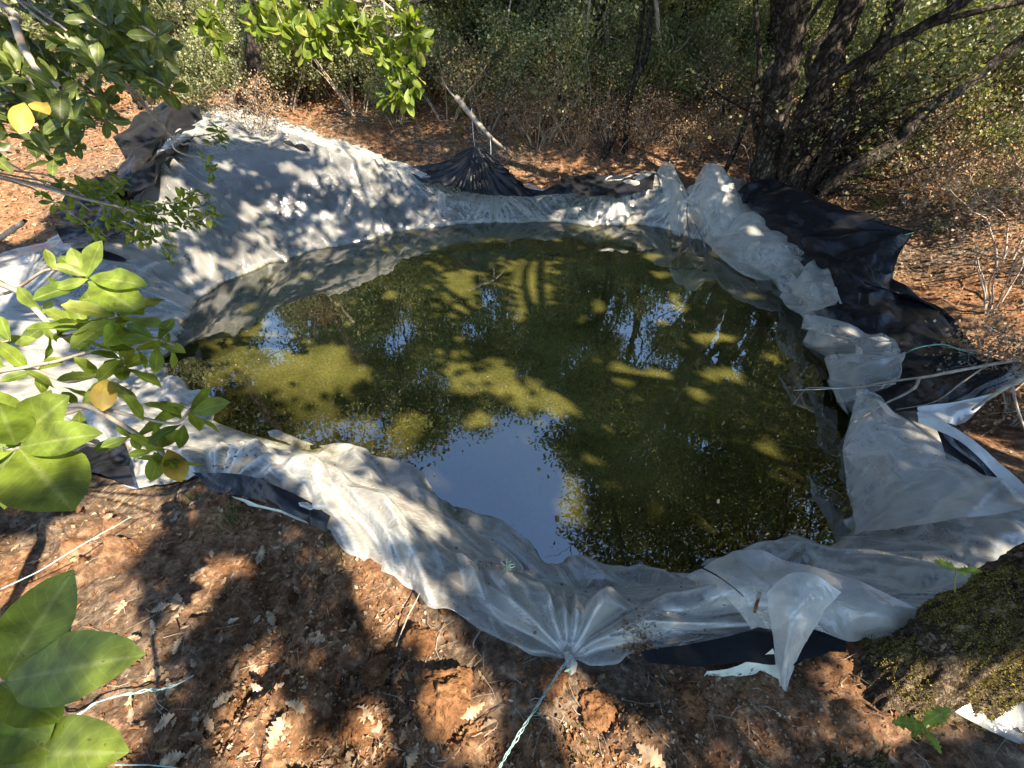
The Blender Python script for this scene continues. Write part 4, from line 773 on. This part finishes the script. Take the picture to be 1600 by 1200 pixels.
rosette_branches(near, [
 ([A0, *ND((-60,440,.85),(10,452,.8),(60,488,.76),(100,525,.74),(150,505,.72),(185,490,.7))], .006, [(.55,3,.8),(.68,5,.8),(.8,6,1),(.92,7,1),(1,7,1.15)]),
 ([A0, *ND((-40,480,.86),(20,455,.85),(80,420,.8),(135,436,.75))], .004, [(.8,3,.7),(1,6,1.15)]),
 ([A0, *ND((-30,590,.8),(40,575,.78),(110,595,.75),(160,588,.72),(195,560,.7))], .005, [(.45,4,1),(.6,3,.9),(.8,5,.9),(1,7,1.05)]),
 ([A0, *ND((-20,650,.75),(60,640,.74),(130,636,.73),(200,672,.71),(245,700,.7),(262,712,.7))], .006, [(.5,3,.8),(.7,5,.9),(.85,4,.7),(1,6,.75)]),
 ([A0, *ND((40,650,.75),(140,640,.74),(210,655,.72),(270,665,.7),(300,640,.68))], .004, [(.7,3,.8),(.9,4,.8),(1,5,.85)]),
 ([A0, *ND((100,560,.75),(200,545,.72),(240,530,.7),(275,540,.7))], .003, [(.6,4,.8),(.8,5,.8),(1,4,.6)]),
 ([A0, *ND((-40,700,.66),(0,700,.6),(30,698,.56))], .005, [(.75,3,.9),(.97,7,1.15)]),
 ([A0, *ND((-70,560,.9),(-20,540,.9),(10,530,.88))], .004, [(.7,4,.9),(1,6,1)])], 5, M_LF_BROAD, .058)
n2 = empty('strawberry_sapling', (-.62, -.12, gz(-.62, -.12)[0] - .03), 'sapling with very large green leaves at the bottom left corner', 'tree')
A1 = np.array(PD(-90, 1120, .46)); bole(n2, [(-.62, -.12, .25), (-.62, -.1, .6), (-.55, -.02, .95), tuple(A1)], .012, .006)
rosette_branches(n2, [([A1, *ND((-50,1100,.44),(-10,1072,.42),(6,1062,.41))], .004, []), ([A1, *ND((-50,1170,.44),(0,1160,.42),(20,1168,.42))], .004, [])], 9, M_LF_BROAD, .09)
def leaf_set(root, items, mat, name='leaf', width=.42):   # leaves given as base pixel, tip pixel, depths
    loc = np.array(root.location)
    for (bx, by, bd, tx_, ty_, td, w) in items:
        a = PD(bx, by, bd); b = PD(tx_, ty_, td); X_ = b - a; ln = np.linalg.norm(X_); X_ = X_ / ln; vw = unit(np.array([0, 0, H]) - a); Z_ = unit(vw + np.array([.25, -.1, .5])); Z_ = unit(Z_ - X_ * Z_.dot(X_)); Y_ = np.cross(Z_, X_)
        V, Fq = stamp(LT[0] * np.array([1, w, .7]), LT[1], (a - loc)[None], X_[None], Y_[None], Z_[None], np.array([ln])); link(name, make_mesh(name, V, Fq, mat, True, midattr(V, len(LT[0]))), root)
leaf_set(n2, [(5,1062,.41,100,905,.40,.42),(10,1065,.41,192,1025,.37,.36),(0,1068,.41,85,1120,.38,.4),(-5,1060,.42,-90,980,.40,.5),(5,1180,.42,172,1175,.38,.38),(0,1180,.42,75,1105,.40,.5),(0,1180,.42,110,1260,.38,.5),(-20,1120,.43,70,1170,.40,.45)], M_LF_BROAD)
leaf_set(near, [(28,690,.56,90,625,.52,.45),(28,690,.56,-30,610,.52,.6),(30,700,.55,140,675,.52,.34),(30,702,.55,105,785,.50,.62),(25,695,.56,0,640,.5,.5),(20,705,.56,-60,720,.52,.5),
 (140,432,.75,84,412,.72,.4),(140,434,.75,220,440,.72,.32),(138,436,.75,88,450,.73,.42),(140,440,.75,215,482,.71,.45),(300,645,.68,352,628,.66,.4),(255,700,.7,235,752,.68,.5),(268,700,.7,285,748,.69,.0)], M_LF_BROAD)
leaf_set(near, [(262,702,.70,283,750,.68,.55),(165,590,.72,160,640,.70,.6)], M_LF_YELL, 'yellow_leaf')

up1 = empty('overhanging_tree', (-2.6, 1.0, gz(-2.6, 1.0)[0] - .05), 'overhanging tree with glossy shaded leaves filling the top left corner', 'tree')
A2 = np.array((-2.0, 1.3, 2.5)); bole(up1, [(-2.6, 1.0, .3), (-2.55, 1.05, 1.2), (-2.3, 1.2, 2.0), tuple(A2)], .05, .025)
sp = []; r2 = np.random.default_rng(31)
for i in range(46):
    ex = r2.uniform(-40, 270); ey = r2.uniform(-20, 190) + (60 if ex < 150 else 0) - max(0, ex - 150) * .25; dd = r2.uniform(1.15, 1.7)
    sp.append(([A2, PD(ex * .5 - 120, ey - 150, dd * 1.25), PD(ex * .8 - 40, ey - 60, dd * 1.1), PD(ex, ey, dd)], .007, [(.55, 3, .9), (.7, 5, 1), (.8, 5, 1), (.9, 6, 1), (1, 6, 1)]))
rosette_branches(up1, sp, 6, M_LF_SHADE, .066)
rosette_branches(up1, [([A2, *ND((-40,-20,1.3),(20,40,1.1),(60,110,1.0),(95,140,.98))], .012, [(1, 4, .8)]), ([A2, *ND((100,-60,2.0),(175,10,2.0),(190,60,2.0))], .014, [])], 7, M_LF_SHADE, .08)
leaf_set(up1, [(38,160,.9,30,205,.88,.5),(50,160,.9,72,172,.87,.4)], M_LF_YELL, 'yellow_leaf')
up2 = empty('small_leaved_tree', (-3.3, 2.0, gz(-3.3, 2.0)[0] - .05), 'small leaved tree whose lichened branch hangs over the left of the liner', 'tree')
A3 = np.array(PY(-60, 260, 2.2)); bole(up2, [(-3.3, 2.0, .3), (-3.2, 2.05, .9), tuple((A3 + np.array([-3.2, 2.05, 1.2])) / 2), tuple(A3)], .035, .012)
sp = []
for pts in [[(0,250),(80,290),(160,318),(200,330),(240,340)],[(60,280),(130,300),(165,310),(185,290),(190,275)],[(150,315),(210,330),(260,335),(300,325),(325,310)],[(200,328),(250,350),(265,380),(262,405)],[(170,320),(220,345),(270,352),(310,345),(335,335)],[(140,310),(180,350),(210,370),(225,375)],[(100,300),(150,335),(200,350),(240,372)],[(180,322),(230,320),(280,315),(300,300)],[(40,290),(90,320),(130,345),(150,365)],[(60,270),(110,290),(150,295),(170,300)],[(210,330),(250,325),(290,340),(320,350)]]:
    sp.append(([A3, *[PY(a, b, 2.45) for a, b in pts]], .005, [(.4, 3, .8), (.5, 4, 1), (.62, 5, 1), (.72, 5, 1), (.82, 6, 1), (.92, 6, 1), (1, 6, 1)]))
for pts in [[(180,120),(250,190),(270,215),(330,210),(345,200)],[(250,190),(275,235),(320,250),(335,272)],[(260,205),(300,225),(330,225),(350,215)]]:
    sp.append(([PY(40, -40, 2.6), *[PY(a, b, 2.7) for a, b in pts]], .005, [(.8, 3, .9), (.9, 5, 1), (1, 6, 1)]))
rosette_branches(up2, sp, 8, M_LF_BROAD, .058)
up3 = empty('bay_tree', (-1.9, 3.6, 0), 'tree hanging bright green sprigs down from the top centre left', 'tree')
up3.location = (-3.4, .7, gz(-3.4, .7)[0] - .05)
A4 = np.array((-1.5, 1.3, 2.75)); bole(up3, [tuple(up3.location), (-3.3, .75, 1.4), (-2.6, 1.0, 2.4), tuple(A4)], .06, .02)
sp = []
for pts in [[(590,-60),(600,-10),(602,40),(612,80),(640,110),(655,118)],[(600,-20),(612,60),(618,90),(630,120),(640,150)],[(600,-60),(620,0),(640,30),(648,60)],[(590,-60),(570,10),(560,40),(555,60)],[(560,-60),(600,20),(625,25),(650,72)],[(500,-60),(520,0),(500,40),(490,60)],[(450,-60),(430,0),(440,40),(445,60)],[(420,-60),(400,-10),(405,20),(400,45)],[(600,-40),(580,30),(585,60),(590,90)],[(520,-60),(540,0),(535,30),(540,60)],[(470,-60),(460,0),(470,30),(480,90)],[(350,-60),(340,0),(330,40),(335,70)],[(600,0),(610,90),(625,140),(605,150)]]:
    sp.append(([A4, *[PY(a, b, 1.7) for a, b in pts]], .004, [(.62, 5, 1), (.72, 5, 1), (.82, 6, 1), (.9, 6, 1), (.95, 5, 1), (1, 6, 1)]))
rosette_branches(up3, sp, 10, M_LF_BROAD, .055)

# ------------------------------------------------------------------ oak seedlings by the trunk
LO = leaf_template(14, .06, .12, 1.15, .5)
def seedling(label, stem, leaves):
    o = empty('oak_seedling', tuple(stem[0]), label, 'seedling', 'oak seedlings by the mossy trunk'); loc = np.array(stem[0]); g = Geo(); g.tube(catmull(np.array(stem) - loc, 10), .0015, 5); link('stem', g.mesh('stem', M_GRASS), o)
    for a, b, w in leaves:
        X_ = b - a; ln = np.linalg.norm(X_); X_ /= ln; Z_ = unit(unit(np.array([0, 0, H]) - a) + np.array([.0, .0, .6])); Z_ = unit(Z_ - X_ * Z_.dot(X_)); Y_ = np.cross(Z_, X_)
        V, Fq = stamp(LO[0] * np.array([1, w, 1]), LO[1], (a - loc)[None], X_[None], Y_[None], Z_[None], np.array([ln])); link('leaf', make_mesh('leaf', V, Fq, M_LF_BROAD, True, midattr(V, len(LO[0]))), o)
c_ = PD(1442, 1132, 1.08)
seedling('lobed green oak seedling below the mossy trunk', [PD(1420, 1112, 1.2), PD(1432, 1125, 1.12), c_], [(c_, PD(1400, 1128, 1.06), .45), (c_, PD(1482, 1108, 1.04), .5), (c_, PD(1472, 1178, 1.04), .42), (c_, PD(1425, 1150, 1.07), .5)])
c_ = PD(1495, 890, 1.22)
seedling('lobed green oak seedling above the mossy trunk', [PD(1492, 925, 1.24), PD(1492, 905, 1.23), c_], [(c_, PD(1465, 876, 1.2), .4), (c_, PD(1536, 892, 1.2), .45), (c_, PD(1512, 900, 1.2), .5)])

# ------------------------------------------------------------------ litter, clods, grass, debris
rng = np.random.default_rng(8)
def scatter(n, ymax=18, pw=1.8):                       # more per area where the photo looks closer
    r = .35 + (ymax) * rng.random(n) ** pw; a = rng.uniform(-1.35, 1.35, n); x = r * np.sin(a) ; y = r * np.cos(a) - .25; k = outside(x, y, .03); x, y = x[k], y[k]; return x, y
GI = None
def gsurf(x, y):                                       # height of the displaced ground mesh
    u = (np.arcsinh(x / .85) / 5.0 + 1) / 2 * (n_g - 1); v = (np.arcsinh((y - .8) / .85) / 5.05 + 1) / 2 * (n_g - 1); i = np.clip(u.astype(int), 0, n_g - 2); j = np.clip(v.astype(int), 0, n_g - 2); fu = u - i; fv = v - j
    return ZG[i, j] * (1 - fu) * (1 - fv) + ZG[i + 1, j] * fu * (1 - fv) + ZG[i, j + 1] * (1 - fu) * fv + ZG[i + 1, j + 1] * fu * fv
n_g = n; ZG = Z
x, y = scatter(170000); kk = (noise(np.stack([x, y], -1), 1.6, 9) + rng.normal(size=len(x)) * .3 > -.15) | (y > 3.5); x, y = x[kk], y[kk]; z = gsurf(x, y)
Xl, Yl, Zl = rand_frames(len(x), rng, 2.0); rr_ = np.hypot(x, y); sz = (.004 + .016 * rng.random(len(x)) ** 2) * (1 + .38 * np.maximum(0, rr_ - 1))
V1, F1 = stamp(LEAF4[0] * np.array([1, .75, 1.4]), LEAF4[1], np.stack([x, y, z + .003], -1), Xl, Yl, Zl, sz)
r_ = .4 + 3.4 * rng.random(7000) ** 1.2; a_ = rng.uniform(-1.35, 1.35, 7000); x = r_ * np.sin(a_); y = r_ * np.cos(a_) - .2; kk = outside(x, y, .04) & (noise(np.stack([x, y], -1), 1.9, 19) + rng.normal(size=7000) * .2 > -.02 + .35 * smooth(-.2, .5, x)); x, y = x[kk], y[kk]; z = gsurf(x, y)
Xl, Yl, Zl = rand_frames(len(x), rng, 3.2); sz = .012 + .045 * rng.random(len(x)) ** 1.8; LQ = leaf_template(8, .12, .25, 1.1, .6); V2, F2 = stamp(LQ[0] * np.array([1, .55, 1.6]), LQ[1], np.stack([x, y, z + .006], -1), Xl, Yl, Zl, np.stack([sz, sz, sz * rng.uniform(-1, 1.5, len(x))], -1))
V = np.concatenate([V1, V2]); Fq = np.concatenate([F1, F2 + len(V1)])
tag(link('leaf_litter', make_mesh('leaf_litter', V, Fq, M_LITTER, False)), 'dry brown leaf litter scattered over the soil', 'leaf litter', kind='stuff')
# twig litter
x, y = scatter(6500, 14, 1.15); g = Geo(); z = gsurf(x, y)
for i in range(len(x)):
    a = rng.uniform(0, 6.28); l = rng.uniform(.02, .10) * (1 + .5 * max(0, y[i] - 1)); d = np.array([math.cos(a), math.sin(a), rng.normal() * .15]) * l; q = np.array([x[i], y[i], z[i] + .008]); r = rng.uniform(.0004, .0013) * (1 + .5 * max(0, y[i] - 1))
    g.tube(np.array([q - d * .5, q + rng.normal(size=3) * l * .08, q + d * .5]), np.array([r, r, r * .5]), 4)
tag(link('twig_litter', g.mesh('twig_litter', M_TWIG)), 'small dry twigs strewn over the ground', 'twigs', kind='stuff')
# clods: lumpy stones of earth
def ico(sub=2):
    import bmesh
    bm = bmesh.new(); bmesh.ops.create_icosphere(bm, subdivisions=sub, radius=1); V = np.array([v.co[:] for v in bm.verts]); Fc = np.array([[v.index for v in f.verts] for f in bm.faces]); bm.free(); return V, Fc
IV, IF = ico(2)
x, y = scatter(16000, 7, 1.5); z = gsurf(x, y); s = .002 + .009 * rng.random(len(x)) ** 3; kinds = []
Vs = []; Fs = []; off = 0
for v in range(5):
    lv = IV * (1 + .6 * noise(IV + v * 7, 1.6, v) + .5 * noise(IV + v * 9, 3.3, v + 3))[:, None] * np.array([1, .8, .6]); m_ = np.arange(len(x)) % 5 == v
    Xc, Yc, Zc = rand_frames(m_.sum(), rng, 0); a, b = stamp(lv, IF, np.stack([x[m_], y[m_], z[m_] + s[m_] * .3], -1), Xc, Yc, Zc, s[m_]); Vs.append(a); Fs.append(b + off); off += len(a)
tag(link('soil_crumbs', make_mesh('soil_crumbs', np.concatenate(Vs), np.concatenate(Fs), M_CLOD, False)), 'loose crumbs of red earth on the bank', 'soil', kind='stuff')
JV, JF = ico(5)
for i, (px_, py_, r_, lab) in enumerate([(700,1115,.095,'large sunlit orange clod of earth right of the rope start'),(655,1010,.06,'rounded orange clod in a sun patch below the liner'),(590,1060,.05,'dark lump of soil left of the sunlit clods'),(860,1080,.05,'clod of red soil just left of the rope'),(930,1120,.06,'shaded red clod right of the teal rope'),(1080,1100,.05,'crumbly clod in front of the near black flap'),(700,960,.03,'small orange clod tucked under the liner edge'),(560,1130,.06,'shaded clod at the bottom centre left')]):
    q = G(px_, py_); q[2] = gsurf(q[0:1], q[1:2])[0]; lv = JV * (1 + .42 * noise(JV + i * 5, 1.7, i) + .16 * ridge(JV + i, 3.2, i) + .13 * noise(JV, 7, i) + .09 * np.abs(noise(JV, 16, i)) + .05 * noise(JV, 34, i))[:, None] * r_ * .72 * np.array([1, 1, .6])
    o = link('earth_clod', make_mesh('earth_clod', lv, JF, M_CLOD)); o.location = tuple(q + np.array([0, 0, r_ * .12])); tag(o, lab, 'clod', 'clods of red earth on the near bank')
# big fallen oak leaves
fl = make_mesh('fallen_oak_leaf', LO[0] * np.array([1, .62, 1.3]), LO[1], M_LITTER)
fl2 = make_mesh('fallen_oak_leaf', LO[0] * np.array([1, .5, -1.5]), LO[1], M_LITTER)
spots = [(345,930),(240,960),(265,985),(290,1000),(300,1030),(200,945),(470,1125),(480,1150),(260,1060),(225,1065),(550,1180),(40,830),(30,850),(545,1060),(640,1160),(330,890),(400,880),(120,1000),(140,1060),(300,1185),(620,1120),(250,1150),(560,980),(590,1140),(60,870),(100,790),(180,830),(440,860),(760,1120),(990,1170),(660,1175),(535,1190),(430,980),(350,1120),(320,960),(280,930),(240,1000),(500,1020)]
for i, (px_, py_) in enumerate(spots):
    q = G(px_, py_); o = link('fallen_oak_leaf', fl if i % 2 else fl2); o.location = (q[0], q[1], gsurf(q[0:1], q[1:2])[0] + .012); s = rng.uniform(.05, .085); o.scale = (s, s, s); o.rotation_euler = (rng.normal() * .25, rng.normal() * .25, rng.uniform(0, 6.28))
    tag(o, 'dry tan lobed oak leaf lying on the near soil', 'leaf', 'fallen oak leaves on the near soil')
# grass tufts
def tuft(px_, py_, n_, h, lab):
    q = G(px_, py_); o = empty('grass_tuft', (q[0], q[1], gsurf(q[0:1], q[1:2])[0]), lab, 'grass', 'grass tufts round the pond'); g = Geo()
    for k in range(n_):
        a = rng.uniform(0, 6.28); l = rng.uniform(.5, 1) * h; p0 = np.array([rng.normal() * .03, rng.normal() * .03, 0]); d = np.array([math.cos(a), math.sin(a), 0]) * l * rng.uniform(.1, .6)
        g.tube(catmull(np.array([p0, p0 + d * .4 + [0, 0, l * .6], p0 + d + [0, 0, l * .8]]), 6), np.linspace(.0016, .0003, 6) * (1 + h), 3)
    link('blades', g.mesh('blades', M_GRASS), o)
for px_, py_, n_, h, lab in [(370,815,26,.10,'green grass tuft under the near left liner edge'),(310,790,18,.08,'short grass tuft left of the black strip'),(533,868,12,.07,'thin grass sprigs at the corner of the near liner'),(720,215,40,.25,'yellowish grass tuft left of the black peak'),(810,235,30,.2,'grass tuft right of the black peak'),(1340,310,40,.22,'yellow grass behind the large black flap'),(1370,330,40,.2,'grass on the bank right of the multi stemmed oak'),(1460,370,30,.2,'pale grass on the right slope'),(1130,190,40,.4,'sunlit yellow grass on the slope behind the pond'),(910,1190,16,.06,'small green weed at the bottom centre')]: tuft(px_, py_, n_, h, lab)
# debris floating on the water and lying on the sheet
a = rng.uniform(0, 2 * np.pi, 500); ii = rng.integers(0, 1500, 500); f_ = rng.random(500) ** .22 * .985; q = CTR + (Ws[ii, :2] - CTR) * f_[:, None]
Xl, Yl, Zl = rand_frames(500, rng, 12); V, Fq = stamp(LEAF4[0] * np.array([1, .7, .4]), LEAF4[1], np.concatenate([q, np.full((500, 1), .003)], 1), Xl, Yl, Zl, .003 + .016 * rng.random(500) ** 4)
tag(link('floating_debris', make_mesh('floating_debris', V, Fq, M_LITTER, False)), 'tiny specks and leaf bits floating on the water', 'debris', kind='stuff')
iu = rng.integers(0, NU, 1400); jv = rng.integers(nin + 30, VL.shape[1] - 2, 1400); q = VD[iu, jv] + NRM[iu, jv] * .004
Xl, Yl, Zl = rand_frames(1400, rng, 5); V, Fq = stamp(LEAF4[0], LEAF4[1], q, Xl, Yl, Zl, .003 + .014 * rng.random(1400) ** 4)
Vs2 = []; Fs2 = []; of2 = 0
for a_, b_, z_, n_, sg in ((1000, 985, .44, 420, .035), (1005, 1005, .42, 200, .02), (350, 697, .40, 160, .05), (385, 690, .42, 90, .03), (760, 860, .47, 60, .05), (1215, 975, .5, 60, .03), (800, 880, .47, 40, .04)):
    c0 = P(a_, b_, z_); pp_ = c0 + rng.normal(size=(n_, 3)) * sg * np.array([1, .7, .0]); dd_ = ((VD[::3, nin + 20:, None, :2][:, ::2] - 0) if False else None)
    sub = VD[:, nin + 24:]; m_ = np.linalg.norm(sub[..., :2] - c0[:2], axis=-1) < sg * 5 + .05; cand_ = sub[m_]
    if len(cand_) < 5: continue
    idx = [int(np.argmin(np.abs(cand_[:, 0] - q_[0]) + np.abs(cand_[:, 1] - q_[1]))) for q_ in pp_]; pz = cand_[idx] + np.array([0, 0, .003]) + rng.normal(size=(n_, 3)) * .002
    Xq, Yq, Zq = rand_frames(n_, rng, 2); a2, b2 = stamp(LEAF4[0] * np.array([1, .9, 2]), LEAF4[1], pz, Xq, Yq, Zq, .003 + .010 * rng.random(n_) ** 2); Vs2.append(a2); Fs2.append(b2 + of2); of2 += len(a2)
if Vs2: V = np.concatenate([V] + Vs2); Fq = np.concatenate([Fq, np.concatenate(Fs2) + len(V) - of2])
tag(link('sheet_debris', make_mesh('sheet_debris', V, Fq, M_LITTER, False)), 'crumbs of soil and leaf bits lying on the plastic', 'debris', kind='stuff')
# lichen sprig on the near sheet
c_ = P(792, 885, .48); o = empty('lichen_sprig', tuple(c_), 'pale green lichen sprig lying on the near liner', 'lichen'); g = Geo()
for k in range(26):
    a = rng.uniform(0, 6.28); d = np.array([math.cos(a), math.sin(a), .35]) * rng.uniform(.012, .03); g.tube(np.array([[0, 0, 0], d * .6 + rng.normal(size=3) * .003, d]), np.array([.0016, .0014, .0008]), 4)
link('strands', g.mesh('strands', M_LICHEN), o)
